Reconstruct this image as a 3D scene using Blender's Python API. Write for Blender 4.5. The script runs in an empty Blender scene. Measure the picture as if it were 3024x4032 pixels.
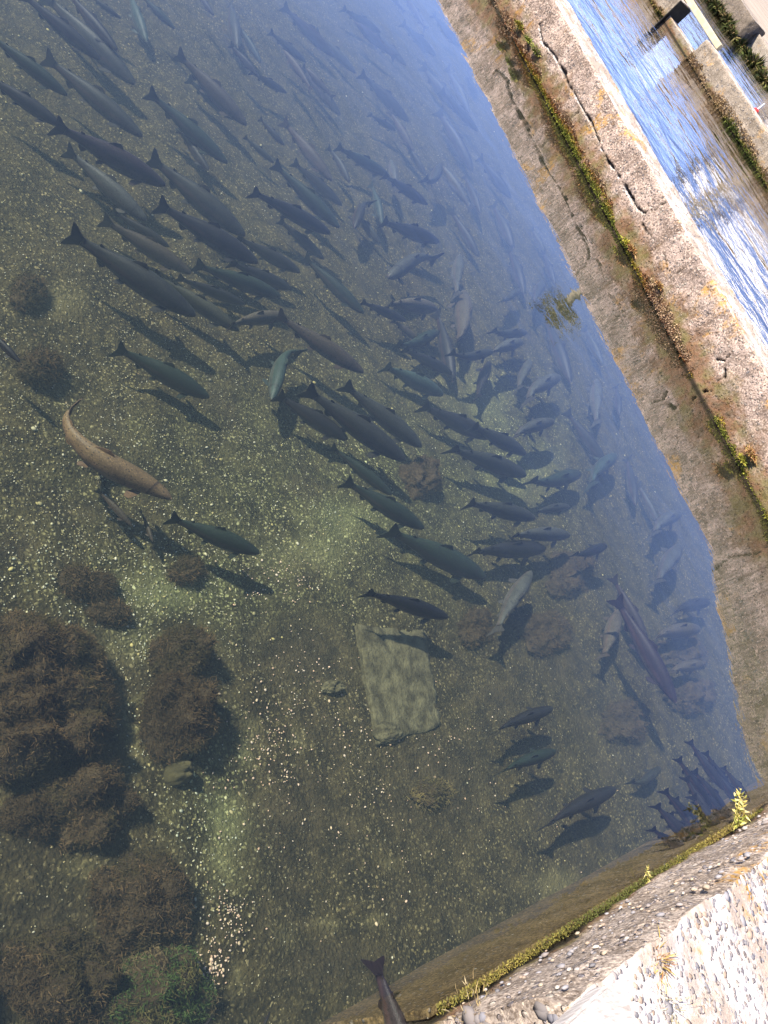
import bpy, bmesh, math, random
import numpy as np
from mathutils import Vector, Matrix, noise as mnoise

random.seed(7); RNG = np.random.default_rng(7)
S = 1.6                                   # camera height above the water, metres
# ------------------------------------------------------------------ camera
HEAD, PITCH, ROLL, FPX = 0.4395, 0.6534, 0.9529, 3262.0
sc = bpy.context.scene
COL = sc.collection
_f = np.array([-math.sin(HEAD)*math.cos(PITCH), math.cos(HEAD)*math.cos(PITCH), -math.sin(PITCH)])
_r = np.array([math.cos(HEAD), math.sin(HEAD), 0.0])
_u = np.cross(_r, _f)
RR = math.cos(ROLL)*_r + math.sin(ROLL)*_u
UU = -math.sin(ROLL)*_r + math.cos(ROLL)*_u
CAM = np.array([0, 0, S])
cd = bpy.data.cameras.new('camera'); cam = bpy.data.objects.new('camera', cd); COL.objects.link(cam)
cam.matrix_world = Matrix(((RR[0], UU[0], -_f[0], 0), (RR[1], UU[1], -_f[1], 0), (RR[2], UU[2], -_f[2], S), (0, 0, 0, 1)))
cd.sensor_fit = 'HORIZONTAL'; cd.sensor_width = 36; cd.lens = 36*FPX/3024
cd.clip_start = .05; cd.clip_end = 2000
sc.camera = cam

def ray(px, py):
    return (px-1512)*RR - (py-2016)*UU + FPX*_f
def at(px, py, z=0.0):                    # photo pixel -> world point at height z
    d = ray(px, py); return CAM + d*(z-S)/d[2]
def aty(px, py, y):                       # photo pixel -> world point on the plane y
    d = ray(px, py); return CAM + d*y/d[1]

# ------------------------------------------------------------------ light
SUN_EL, SHAD_AZ = 42.0, 32.0
w = bpy.data.worlds.new('World'); sc.world = w; w.use_nodes = True
nt = w.node_tree; nt.nodes.clear()
sky = nt.nodes.new('ShaderNodeTexSky'); sky.sky_type = 'NISHITA'; sky.sun_disc = False
sky.sun_elevation = math.radians(SUN_EL); sky.sun_rotation = math.radians(SHAD_AZ+180)
sky.air_density = .75; sky.dust_density = 0; sky.ozone_density = 5.0
bg = nt.nodes.new('ShaderNodeBackground'); bg.inputs[1].default_value = .11
wo = nt.nodes.new('ShaderNodeOutputWorld')
wb = nt.nodes.new('ShaderNodeMix'); wb.data_type = 'RGBA'; wb.blend_type = 'MULTIPLY'; wb.inputs[0].default_value = 1
wb.inputs[7].default_value = (1.14, .93, 1.0, 1)          # the warm-violet white balance of the photograph
nt.links.new(sky.outputs[0], wb.inputs[6]); nt.links.new(wb.outputs[2], bg.inputs[0]); nt.links.new(bg.outputs[0], wo.inputs[0])
sl = bpy.data.lights.new('sun', 'SUN'); sl.energy = 4.6; sl.angle = math.radians(1.5); sl.color = (1, .93, .82)
so = bpy.data.objects.new('sun', sl); COL.objects.link(so)
a, e = math.radians(SHAD_AZ), math.radians(SUN_EL)
SUND = Vector((math.sin(a)*math.cos(e), math.cos(a)*math.cos(e), -math.sin(e)))
so.rotation_euler = SUND.to_track_quat('-Z', 'Y').to_euler(); so.location = (-6, -9, 12)
sc.view_settings.view_transform = 'Standard'; sc.view_settings.look = 'None'
sc.view_settings.gamma = 1; sc.view_settings.exposure = 1.55
sc.cycles.max_bounces = 8; sc.cycles.transparent_max_bounces = 16; sc.cycles.volume_bounces = 0
sc.cycles.caustics_reflective = False; sc.cycles.caustics_refractive = False

# ------------------------------------------------------------------ layout (fitted to the photo), metres
YF, HW, TW = 3.3117*S, .256*S, .2252*S    # dividing wall: face, height, thickness
XN, HN = .2634*S, .2505*S                 # near wall: face, height
Y2, H2, T2 = 7.977*S, .2386*S, .23*S      # second dividing wall
Y4 = 13.80*S
ZB = -.27*S                               # pool floor as it appears through the water

# ------------------------------------------------------------------ helpers
def tag(o, label=None, cat=None, group=None, kind=None):
    if label: o['label'] = label
    if cat: o['category'] = cat
    if group: o['group'] = group
    if kind: o['kind'] = kind
    return o
def link(name, me, mat=None, parent=None, loc=(0, 0, 0), rot=(0, 0, 0)):
    o = bpy.data.objects.new(name, me); COL.objects.link(o)
    if mat:
        for m in (mat if isinstance(mat, (list, tuple)) else [mat]): me.materials.append(m)
    o.location = loc; o.rotation_euler = rot
    if parent: o.parent = parent
    return o
def mesh_np(name, V, F, smooth=True, cols=None):
    me = bpy.data.meshes.new(name)
    me.from_pydata([tuple(v) for v in V], [], [tuple(f) for f in F])
    if smooth: me.polygons.foreach_set('use_smooth', [True]*len(me.polygons))
    if cols is not None:
        at_ = me.color_attributes.new('tint', 'FLOAT_COLOR', 'POINT')
        c = np.ones((len(V), 4), np.float32); c[:, :3] = cols
        at_.data.foreach_set('color', c.ravel())
    me.update(); return me
def grid_faces(n, m, off=0, wrap=False):
    F = []
    for i in range(n-1):
        for j in range(m if wrap else m-1):
            k = (j+1) % m
            F.append((off+i*m+j, off+i*m+k, off+(i+1)*m+k, off+(i+1)*m+j))
    return F
def hash2(ix, iy, seed):
    h = (ix.astype(np.int64)*374761393 + iy.astype(np.int64)*668265263 + seed*974711) & 0x7fffffff
    h = ((h ^ (h >> 13))*1274126177) & 0x7fffffff
    return ((h ^ (h >> 16)) & 0xffff)/65535.0
def vnoise(x, y, seed=0):
    ix, iy = np.floor(x), np.floor(y); fx, fy = x-ix, y-iy
    fx, fy = fx*fx*(3-2*fx), fy*fy*(3-2*fy)
    a = hash2(ix, iy, seed); b = hash2(ix+1, iy, seed); c = hash2(ix, iy+1, seed); d = hash2(ix+1, iy+1, seed)
    return (a+(b-a)*fx)*(1-fy)+(c+(d-c)*fx)*fy - .5
def fbm(x, y, sc_, octs=4, seed=0):
    o, amp = 0, 1.0
    for k in range(octs):
        o = o + amp*vnoise(x*sc_, y*sc_, seed+k*17); sc_ *= 2.03; amp *= .5
    return o
def seg_dist(P, poly):                    # distance of 2-D points to a polyline
    best = np.full(len(P), 1e9)
    for a, b in zip(poly[:-1], poly[1:]):
        a, b = np.array(a), np.array(b); d = b-a
        t = np.clip(((P-a)@d)/max(d@d, 1e-12), 0, 1)
        best = np.minimum(best, np.linalg.norm(P-(a+t[:, None]*d), axis=1))
    return best
def bev_box(x0, x1, y0, y1, z0, z1, r=.012, jit=0, seg=2, cuts=0):
    bm = bmesh.new(); bmesh.ops.create_cube(bm, size=1)
    for v in bm.verts:
        v.co = Vector(((x0+x1)/2+v.co.x*(x1-x0), (y0+y1)/2+v.co.y*(y1-y0), (z0+z1)/2+v.co.z*(z1-z0)))
    if r: bmesh.ops.bevel(bm, geom=bm.edges[:], offset=r, segments=seg, affect='EDGES', profile=.6)
    if cuts: bmesh.ops.subdivide_edges(bm, edges=bm.edges[:], cuts=cuts, use_grid_fill=True)
    if jit:
        for v in bm.verts: v.co += Vector(mnoise.noise_vector(v.co*5))*jit
    me = bpy.data.meshes.new('m'); bm.to_mesh(me); bm.free(); return me

# blades: small leaf-shaped faces, the stuff of moss, algae and grass
def blades(P, N, ln, wd, spread, cols, seed=0, curl=.35):
    rg = np.random.default_rng(seed); n = len(P)
    P = np.asarray(P, float); N = np.asarray(N, float)
    D = N + rg.normal(0, spread, (n, 3)); D /= np.linalg.norm(D, axis=1)[:, None]
    L = ln*(.5+rg.random(n))[:, None]; W = wd*(.6+.8*rg.random(n))[:, None]
    T = np.cross(D, rg.normal(0, 1, (n, 3))); T /= np.linalg.norm(T, axis=1)[:, None]
    C = np.cross(D, T)*curl
    A = P-T*W*.5; B = P+T*W*.5
    M1 = P+D*L*.55-T*W*.45+C*L*.15; M2 = P+D*L*.55+T*W*.45+C*L*.15; E_ = P+D*L+C*L*.55
    V = np.stack([A, B, M2, M1, E_], 1).reshape(-1, 3)
    F = []
    for i in range(n):
        k = 5*i; F += [(k, k+1, k+2, k+3), (k+3, k+2, k+4)]
    c = np.asarray(cols, float)
    c = c[rg.integers(0, len(c), n)] if len(c) != n else c
    c = c*(.75+.5*rg.random((n, 1)))
    return V, F, np.repeat(c, 5, axis=0)

# ------------------------------------------------------------------ node material helper
class NM:
    def __init__(s, name):
        s.m = bpy.data.materials.new(name); s.m.use_nodes = True; s.t = s.m.node_tree; s.t.nodes.clear()
        s.out = s.n('ShaderNodeOutputMaterial')
    def n(s, typ, **kw):
        x = s.t.nodes.new(typ)
        for k, v in kw.items(): setattr(x, k, v)
        return x
    def put(s, sock, v):
        if isinstance(v, bpy.types.NodeSocket): s.t.links.new(v, sock)
        elif v is not None:
            if sock.type == 'RGBA' and len(v) == 3: v = (*v, 1)
            sock.default_value = v
    def math(s, op, a, b=None, c=None, clamp=False):
        x = s.n('ShaderNodeMath', operation=op, use_clamp=clamp)
        s.put(x.inputs[0], a)
        if b is not None: s.put(x.inputs[1], b)
        if c is not None: s.put(x.inputs[2], c)
        return x.outputs[0]
    def pos(s, obj=True, scale=(1, 1, 1)):
        tc = s.n('ShaderNodeTexCoord'); mp = s.n('ShaderNodeMapping'); mp.inputs['Scale'].default_value = scale
        s.t.links.new(tc.outputs['Object'], mp.inputs[0]); return mp.outputs[0]
    def noise(s, vec, scale, det=4, rough=.55, dist=0):
        x = s.n('ShaderNodeTexNoise'); s.put(x.inputs['Vector'], vec)
        x.inputs['Scale'].default_value = scale; x.inputs['Detail'].default_value = det
        x.inputs['Roughness'].default_value = rough; x.inputs['Distortion'].default_value = dist
        return x.outputs['Fac']
    def voro(s, vec, scale, feature='F1', out='Distance', rnd=1):
        x = s.n('ShaderNodeTexVoronoi', feature=feature); s.put(x.inputs['Vector'], vec)
        x.inputs['Scale'].default_value = scale; x.inputs['Randomness'].default_value = rnd
        return x.outputs[out]
    def ramp(s, f, stops, interp='LINEAR'):
        x = s.n('ShaderNodeValToRGB'); cr = x.color_ramp; cr.interpolation = interp
        while len(cr.elements) < len(stops): cr.elements.new(.5)
        for el, (p, c) in zip(cr.elements, stops):
            el.position = p; el.color = (*c, 1) if isinstance(c, tuple) else (c, c, c, 1)
        s.put(x.inputs[0], f); return x.outputs[0]
    def step(s, f, lo, hi):
        x = s.n('ShaderNodeMapRange', interpolation_type='SMOOTHSTEP'); s.put(x.inputs[0], f)
        x.inputs[1].default_value = lo; x.inputs[2].default_value = hi; return x.outputs[0]
    def mix(s, f, a, b, mode='MIX'):
        x = s.n('ShaderNodeMix', data_type='RGBA', blend_type=mode); s.put(x.inputs[0], f)
        s.put(x.inputs[6], a); s.put(x.inputs[7], b); return x.outputs[2]
    def sep(s, v):
        x = s.n('ShaderNodeSeparateXYZ'); s.put(x.inputs[0], v); return x.outputs
    def sepc(s, v):
        x = s.n('ShaderNodeSeparateColor'); s.put(x.inputs[0], v); return x.outputs
    def bump(s, h, strength=.5, dist=.01, normal=None):
        x = s.n('ShaderNodeBump'); s.put(x.inputs['Height'], h)
        x.inputs['Strength'].default_value = strength; x.inputs['Distance'].default_value = dist
        if normal is not None: s.put(x.inputs['Normal'], normal)
        return x.outputs[0]
    def bsdf(s, col, rough=.8, normal=None, spec=.3, **kw):
        x = s.n('ShaderNodeBsdfPrincipled'); s.put(x.inputs['Base Color'], col); s.put(x.inputs['Roughness'], rough)
        x.inputs['Specular IOR Level'].default_value = spec
        if normal is not None: s.put(x.inputs['Normal'], normal)
        for k, v in kw.items(): s.put(x.inputs[k], v)
        s.t.links.new(x.outputs[0], s.out.inputs[0]); return s.m

def m_tint(name, rough=.85, mul=1.0, spec=.15):       # colour stored per blade / pebble
    k = NM(name); x = k.n('ShaderNodeAttribute', attribute_name='tint')
    c = k.mix(1, x.outputs['Color'], (mul, mul, mul), 'MULTIPLY')
    return k.bsdf(c, rough, spec=spec)

def m_concrete(name, light, dark, face_axis_z=True, agg=34, agg_amt=.5, lichen=.5, moss_z=.12, stain=.6, top_light=None, peb=(.16, .155, .16), cracks=False):
    k = NM(name); P = k.pos()
    zz = k.sep(P)[2]
    big = k.noise(P, 1.7, 5, .6); med = k.noise(P, 9, 6, .65); fine = k.noise(P, 48, 6, .78)
    col = k.mix(k.step(med, .3, .7), dark, light)
    # water runs and weathering down the face
    st = k.noise(k.pos(scale=(9, 9, .9)), 1.6, 5, .7)
    col = k.mix(k.math('MULTIPLY', k.step(st, .48, .68), stain), col, (dark[0]*.5, dark[1]*.48, dark[2]*.46))
    col = k.mix(k.math('MULTIPLY', k.step(big, .5, .7), .35), col, (light[0]*1.15, light[1]*1.1, light[2]*1.02))
    # aggregate stones showing at the surface
    warp = k.n('ShaderNodeVectorMath', operation='ADD'); k.put(warp.inputs[0], P)
    nz = k.n('ShaderNodeTexNoise'); k.put(nz.inputs['Vector'], P); nz.inputs['Scale'].default_value = 25
    sc2 = k.n('ShaderNodeVectorMath', operation='SCALE'); k.put(sc2.inputs[0], nz.outputs['Color']); sc2.inputs['Scale'].default_value = .012
    k.put(warp.inputs[1], sc2.outputs[0])
    vd = k.voro(warp.outputs[0], agg); vc = k.voro(warp.outputs[0], agg, out='Color'); v2 = k.voro(warp.outputs[0], agg*2.3)
    sel = k.step(k.sepc(vc)[0], .5, .55)
    stone = k.math('MULTIPLY', sel, k.math('SUBTRACT', 1.0, k.step(vd, .3, .42)))
    stone2 = k.math('SUBTRACT', 1.0, k.step(v2, .25, .36))
    expo = k.step(k.noise(P, 3.2, 4, .6), .5-agg_amt*.45, .75-agg_amt*.35)
    sf = k.math('MULTIPLY', stone, expo)
    scol = k.ramp(k.sepc(vc)[1], [(0, (peb[0]*.55, peb[1]*.55, peb[2]*.6)), (.45, peb), (.75, (peb[0]*1.7, peb[1]*1.5, peb[2]*1.25)), (1, (.42, .37, .3))])
    col = k.mix(k.math('MULTIPLY', sf, .85), col, scol)
    col = k.mix(k.math('MULTIPLY', k.math('MULTIPLY', stone2, expo), .3), col, (dark[0]*.6, dark[1]*.58, dark[2]*.56))
    grain = k.noise(P, 95, 3, .6)
    col = k.mix(k.math('MULTIPLY', k.step(grain, .52, .6), .75), col, (dark[0]*.5, dark[1]*.46, dark[2]*.43))
    col = k.mix(k.math('MULTIPLY', k.math('SUBTRACT', 1.0, k.step(grain, .36, .44)), .7), col, (light[0]*1.5, light[1]*1.42, light[2]*1.3))
    col = k.mix(k.math('MULTIPLY', k.step(fine, .5, .72), .45), col, (dark[0]*.5, dark[1]*.46, dark[2]*.43))
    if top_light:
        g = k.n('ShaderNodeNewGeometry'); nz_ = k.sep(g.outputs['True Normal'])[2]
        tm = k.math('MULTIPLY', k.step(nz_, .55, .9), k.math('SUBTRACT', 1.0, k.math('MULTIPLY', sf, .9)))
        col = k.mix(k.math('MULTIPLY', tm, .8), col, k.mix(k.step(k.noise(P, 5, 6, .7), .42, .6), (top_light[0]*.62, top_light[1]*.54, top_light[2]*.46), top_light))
    # orange and ochre lichen
    if lichen:
        l1 = k.noise(k.pos(scale=(1, 1, .8)), 3.1, 6, .68, .6); lf = k.noise(P, 38, 4, .7)
        lm = k.math('MULTIPLY', k.step(l1, .56, .64), k.step(lf, .38, .58))
        col = k.mix(k.math('MULTIPLY', lm, lichen), col, (.44, .235, .055))
    # rusty algae and moss stain climbing from the waterline
    if moss_z:
        edge = k.math('ADD', zz, k.math('MULTIPLY', k.math('SUBTRACT', k.noise(P, 5, 6, .65), .5), moss_z*2.4))
        wet = k.math('SUBTRACT', 1.0, k.step(edge, moss_z*.25, moss_z*1.0))
        mcol = k.ramp(k.noise(P, 7, 4, .6), [(.3, (.06, .045, .018)), (.45, (.15, .07, .028)), (.58, (.12, .095, .025)), (.68, (.09, .075, .02)), (.82, (.24, .15, .065))])
        mcol = k.mix(k.math('MULTIPLY', k.step(fine, .45, .7), .6), mcol, (.04, .028, .016))
        col = k.mix(k.math('MULTIPLY', wet, .85), col, mcol)
        line = k.math('SUBTRACT', 1.0, k.step(k.math('ADD', zz, k.math('MULTIPLY', fine, .012)), .012, .034))
        col = k.mix(k.math('MULTIPLY', line, .9), col, (.018, .015, .01))
    if cracks:
        ca = k.n('ShaderNodeAttribute', attribute_name='tint'); col = k.mix(k.math('MULTIPLY', k.sepc(ca.outputs['Color'])[0], .93), col, (.016, .012, .01))
    hgt = k.math('ADD', k.math('MULTIPLY', fine, .5), k.math('ADD', k.math('MULTIPLY', sf, .6), k.math('MULTIPLY', med, .5)))
    rough = .9
    return k.bsdf(col, rough, k.bump(hgt, .9, .018), .2)

def m_water(name, ripple, veil, vol=None, wave_scale=1.0, fine=.3):
    k = NM(name); P = k.pos()
    a = k.noise(k.pos(scale=(.8*wave_scale, 1.15*wave_scale, 1)), 1.6, 2, .5, .4)
    b = k.noise(k.pos(scale=(wave_scale, 1.5*wave_scale, 1)), 5.5, 3, .5, .6)
    c = k.noise(P, 34, 2, .5)
    h = k.math('ADD', k.math('MULTIPLY', a, 2.2), k.math('ADD', k.math('MULTIPLY', b, .5), k.math('MULTIPLY', c, fine*.12)))
    nb = k.bump(h, 1.0, ripple)
    gl = k.n('ShaderNodeBsdfGlossy'); gl.inputs['Roughness'].default_value = .008
    gl.inputs['Color'].default_value = (.95, .95, 1, 1); k.put(gl.inputs['Normal'], nb)
    tr = k.n('ShaderNodeBsdfTransparent'); tr.inputs[0].default_value = (.93, .965, .93, 1)
    fr = k.n('ShaderNodeLayerWeight'); fr.inputs['Blend'].default_value = .5; k.put(fr.inputs['Normal'], nb)
    f = k.math('MULTIPLY', k.math('ADD', k.math('MULTIPLY', k.math('POWER', fr.outputs['Facing'], 5.0), .98), .02), veil, clamp=True)
    mx = k.n('ShaderNodeMixShader'); k.put(mx.inputs[0], f)
    k.t.links.new(tr.outputs[0], mx.inputs[1]); k.t.links.new(gl.outputs[0], mx.inputs[2])
    k.t.links.new(mx.outputs[0], k.out.inputs[0])
    if vol:
        pv = k.n('ShaderNodeVolumePrincipled'); pv.inputs['Color'].default_value = (*vol[0], 1)
        pv.inputs['Density'].default_value = vol[1]; pv.inputs['Anisotropy'].default_value = .2
        pv.inputs['Absorption Color'].default_value = (*vol[2], 1)
        k.t.links.new(pv.outputs[0], k.out.inputs[1])
    return k.m

def m_floor():
    k = NM('pool_gravel_bed'); P = k.pos()
    xs = k.n('ShaderNodeAttribute', attribute_name='tint'); att = k.sepc(xs.outputs['Color'])   # R pale, G algae
    big = k.noise(P, 2.3, 5, .6); med = k.noise(P, 13, 5, .65); fine = k.noise(P, 110, 4, .75)
    base = k.mix(k.step(med, .35, .68), (.013, .011, .006), (.046, .040, .021))
    wv = k.n('ShaderNodeTexNoise'); k.put(wv.inputs['Vector'], P); wv.inputs['Scale'].default_value = 60; wv.inputs['Detail'].default_value = 3
    ws = k.n('ShaderNodeVectorMath', operation='MULTIPLY_ADD'); k.put(ws.inputs[0], wv.outputs['Color']); ws.inputs[1].default_value = (.02, .02, .02); k.put(ws.inputs[2], P)
    W = ws.outputs[0]
    v1c = k.voro(W, 88, out='Color'); v1 = k.voro(W, 88); c1 = k.sepc(v1c)
    peb = k.ramp(c1[0], [(0, (.009, .008, .005)), (.4, (.034, .03, .017)), (.72, (.105, .096, .052)), (.9, (.2, .185, .105)), (1, (.34, .31, .2))])
    bare = k.math('MULTIPLY', k.math('ADD', k.step(big, .38, .62), att[0], clamp=True), k.math('ADD', .35, k.math('MULTIPLY', att[2], .65)))
    base = k.mix(k.math('MULTIPLY', k.math('SUBTRACT', 1.0, k.step(v1, .32, .5)), k.math('ADD', k.math('MULTIPLY', bare, .5), .42)), base, peb)
    s1c = k.sepc(k.voro(W, 170, out='Color')); s1 = k.voro(W, 170)
    base = k.mix(k.math('MULTIPLY', k.math('MULTIPLY', k.step(s1c[0], .55, .6), k.math('SUBTRACT', 1.0, k.step(s1, .25, .42))), .75), base, k.ramp(s1c[1], [(0, (.006, .006, .004)), (.5, (.05, .046, .026)), (.8, (.15, .14, .085)), (1, (.32, .29, .19))]))
    v2c = k.sepc(k.voro(W, 50, out='Color')); v2 = k.voro(W, 50)
    br = k.math('MULTIPLY', k.math('MULTIPLY', k.step(v2c[0], .86, .9), k.math('SUBTRACT', 1.0, k.step(v2, .16, .3))), bare)
    base = k.mix(br, base, k.ramp(v2c[1], [(0, (.3, .27, .14)), (.6, (.42, .4, .3)), (1, (.5, .36, .25))]))
    base = k.mix(k.math('MULTIPLY', att[0], k.math('ADD', .25, k.math('MULTIPLY', k.step(fine, .35, .65), .4))), base, (.2, .195, .115))
    base = k.mix(att[2], k.mix(1, base, (.98, .9, .70), 'MULTIPLY'), k.mix(1, base, (1.1, 1.22, .90), 'MULTIPLY'))
    alg = k.math('MAXIMUM', att[1], k.math('MULTIPLY', k.step(k.noise(P, 4.2, 5, .6), .5, .66), .6))
    ac = k.mix(k.step(med, .35, .65), (.018, .0145, .0075), (.045, .035, .018))
    base = k.mix(k.math('MULTIPLY', alg, .85), base, ac)
    base = k.mix(k.math('MULTIPLY', k.step(fine, .48, .66), .6), base, (.013, .012, .008))
    h = k.math('ADD', k.math('MULTIPLY', fine, .4), k.math('ADD', k.math('MULTIPLY', k.math('SUBTRACT', .5, v1), .55), k.math('MULTIPLY', med, .8)))
    return k.bsdf(base, .95, k.bump(h, .8, .012), .1)

def m_fish(name='trout_skin', fin=False):
    k = NM(name); P = k.pos(); z = k.sep(P)[2]
    oi = k.n('ShaderNodeObjectInfo'); c = oi.outputs['Color']
    v = k.voro(P, 40); vn = k.sepc(k.voro(P, 40, out='Color'))
    n1 = k.noise(P, 9, 4, .6)
    if fin:
        ray_ = k.noise(k.pos(scale=(4, 30, 30)), 2, 3, .6)
        col = k.mix(k.step(ray_, .35, .65), k.mix(1, c, (.45, .42, .45), 'MULTIPLY'), k.mix(1, c, (.8, .72, .7), 'MULTIPLY'))
        return k.bsdf(col, .6, None, .2)
    belly = k.step(z, -.055, -.015)
    col = k.mix(belly, k.mix(.16, c, (.3, .26, .22)), c)
    back = k.step(z, .015, .075)
    col = k.mix(k.math('MULTIPLY', back, .5), col, k.mix(1, c, (.55, .58, .55), 'MULTIPLY'))
    strip = k.math('MULTIPLY', k.step(z, -.035, -.01), k.math('SUBTRACT', 1.0, k.step(z, .0, .03)))
    col = k.mix(k.math('MULTIPLY', strip, .2), col, (.12, .06, .05))
    spots = k.math('MULTIPLY', k.math('SUBTRACT', 1.0, k.step(v, .2, .36)), k.step(vn[0], .3, .35))
    col = k.mix(k.math('MULTIPLY', spots, .9), col, (.008, .008, .009))
    col = k.mix(k.math('MULTIPLY', k.step(n1, .42, .66), .55), col, k.mix(1, c, (.4, .4, .42), 'MULTIPLY'))
    n2 = k.noise(P, 70, 3, .7); col = k.mix(k.math('MULTIPLY', k.step(n2, .5, .68), .5), col, k.mix(1, c, (2.0, 1.9, 1.7), 'MULTIPLY'))
    xx = k.sep(P)[0]; gill = k.math('MULTIPLY', k.step(xx, .325, .335), k.math('SUBTRACT', 1.0, k.step(xx, .34, .355)))
    col = k.mix(k.math('MULTIPLY', gill, .6), col, (.008, .007, .008))
    return k.bsdf(col, .5, k.bump(k.voro(P, 150), .2, .004), .2)

def m_plain(name, c0, c1, scale=20, rough=.8, stretch=(1, 1, 1), bump=.3, dist=.004):
    k = NM(name); f = k.noise(k.pos(scale=stretch), scale, 6, .65); f2 = k.noise(k.pos(), scale*5, 4, .6)
    c = k.mix(k.step(f, .32, .68), c0, c1)
    c = k.mix(k.math('MULTIPLY', k.step(f2, .5, .75), .3), c, (c0[0]*.6, c0[1]*.6, c0[2]*.6))
    return k.bsdf(c, rough, k.bump(k.math('ADD', f, f2), bump, dist), .2)

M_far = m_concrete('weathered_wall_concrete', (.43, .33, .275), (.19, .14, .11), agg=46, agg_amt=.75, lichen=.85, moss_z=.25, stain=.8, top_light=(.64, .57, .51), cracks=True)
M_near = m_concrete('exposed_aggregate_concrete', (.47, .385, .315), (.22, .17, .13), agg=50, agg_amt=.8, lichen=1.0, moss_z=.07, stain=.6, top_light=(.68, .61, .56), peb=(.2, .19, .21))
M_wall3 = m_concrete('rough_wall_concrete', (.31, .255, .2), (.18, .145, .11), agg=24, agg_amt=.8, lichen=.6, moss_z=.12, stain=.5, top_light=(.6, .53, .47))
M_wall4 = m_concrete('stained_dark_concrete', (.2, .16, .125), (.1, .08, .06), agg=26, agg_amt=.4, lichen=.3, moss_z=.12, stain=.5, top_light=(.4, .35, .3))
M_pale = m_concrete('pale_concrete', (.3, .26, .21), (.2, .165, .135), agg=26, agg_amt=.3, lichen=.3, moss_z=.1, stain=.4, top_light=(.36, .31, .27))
M_alg = m_concrete('slimy_footing', (.155, .105, .05), (.06, .04, .018), agg=60, agg_amt=.4, lichen=0, moss_z=0, stain=.5)
M_floor = m_floor()
M_floor2 = m_plain('silty_bed', (.03, .028, .018), (.06, .055, .033), 6)
M_tint = m_tint('moss_leaf'); M_algae = m_tint('algae_fuzz', .95, 1.0, .05); M_peb = m_tint('pebble_stone', .75)
M_skin = m_fish(); M_fin = m_fish('trout_fin', True)
M_rock = m_plain('boulder_stone', (.02, .0135, .006), (.046, .032, .015), 14, .95, bump=.8, dist=.02)
M_slab = m_plain('submerged_slab_stone', (.026, .022, .01), (.10, .09, .047), 19, .95, bump=.7, dist=.012)
M_shade_slime = m_plain('shade_black_slime', (.008, .007, .006), (.022, .02, .016), 12, .7)  # near-black mixes painted shade with wet algae slime
M_wood = m_plain('grey_weathered_timber', (.40, .34, .29), (.66, .6, .54), 6, .85, (14, .7, 14), .5, .006)
M_beam = m_plain('cream_painted_timber', (.42, .35, .21), (.5, .43, .28), 10, .7)
M_white = m_plain('white_cladding', (.74, .74, .74), (.82, .82, .82), 4, .6)
M_dark = m_plain('dark_trim', (.03, .03, .032), (.06, .06, .06), 9, .6)
M_red = m_plain('red_plastic', (.5, .03, .03), (.6, .05, .04), 9, .4)
M_eye = m_plain('fish_eye', (.01, .01, .01), (.02, .02, .02), 9, .15)
M_w1 = m_water('still_pool_water', .0018, 2.15, ((.30, .37, .28), .29, (.44, .5, .38)))
M_w2 = m_water('rippled_pool_water', .015, 1.6, None, 1.0, .6)

# ------------------------------------------------------------------ setting: floor, water, ground
xs = np.arange(-9.5, 1.6, .02); ys = np.arange(-.6, YF+.2, .02)
X, Y = np.meshgrid(xs, ys, indexing='ij'); xf, yf = X.ravel(), Y.ravel()
Z = ZB + .035*fbm(xf, yf, 1.2, 3, 3) + .02*fbm(xf, yf, 6, 4, 9)
pale = np.zeros(len(xf)); alg = np.zeros(len(xf)); PT = np.stack([xf, yf], 1)
jag = .35*fbm(xf, yf, 9, 3, 21)
def blob(px, py, rx, ry=None, ang=0):
    c = at(px, py, ZB); ex = at(px+rx, py, ZB)-c; ey = at(px, py+(ry or rx), ZB)-c
    A = np.array([[ex[0], ey[0]], [ex[1], ey[1]]]); q = (PT-c[:2])@np.linalg.inv(A).T
    return np.clip(1.25-np.linalg.norm(q, axis=1)+jag, 0, 1)
for b in [(1010, 2850, 40, 45), (975, 2960, 30, 60), (1178, 2915, 42, 60), (900, 3230, 95, 130), (860, 3400, 60, 110),
          (640, 2320, 210, 90), (1230, 2180, 170, 90), (540, 2540, 150, 90), (1400, 2050, 180, 120), (545, 2930, 60, 120),
          (1530, 3400, 30, 25), (2220, 3480, 170, 60), (1900, 1560, 110, 170), (2080, 1880, 160, 130), (1700, 1480, 150, 110),
          (920, 3850, 22, 80), (1290, 3640, 60, 22), (1480, 3625, 60, 30), (1110, 3680, 60, 70), (250, 1180, 90, 70), (300, 3420, 100, 60), (180, 3060, 90, 50)]:
    pale = np.maximum(pale, .62*blob(*b))
for b in [(150, 1440, 110, 80), (260, 2230, 70, 70), (1180, 2560, 240, 170), (1160, 3200, 300, 240), (1700, 3100, 260, 250), (60, 2150, 100, 60),
          (180, 3300, 250, 190), (250, 3700, 300, 300), (300, 2700, 330, 360), (690, 2650, 220, 260), (560, 3480, 220, 200), (1300, 3800, 240, 130), (2350, 3300, 120, 60),
          (2150, 2520, 170, 110), (2230, 2620, 130, 80), (1960, 2750, 120, 80), (1440, 1960, 120, 70), (420, 1760, 90, 60), (600, 2290, 40, 40)]:
    alg = np.maximum(alg, .9*blob(*b))
c = at(553, 2810, ZB); rd = np.linalg.norm(PT-c[:2], axis=1)/np.linalg.norm(at(600, 2810, ZB)-c)
pale = np.maximum(pale, np.exp(-((rd-1.15)/.28)**2)); alg = np.where(rd < .95, .8, alg); Z = Z - .03*np.exp(-(rd/.8)**4) + .008*np.exp(-((rd-1.2)/.3)**2)
alg = alg*(1-pale)
n, m = X.shape
grn = np.zeros(len(xf))
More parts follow.
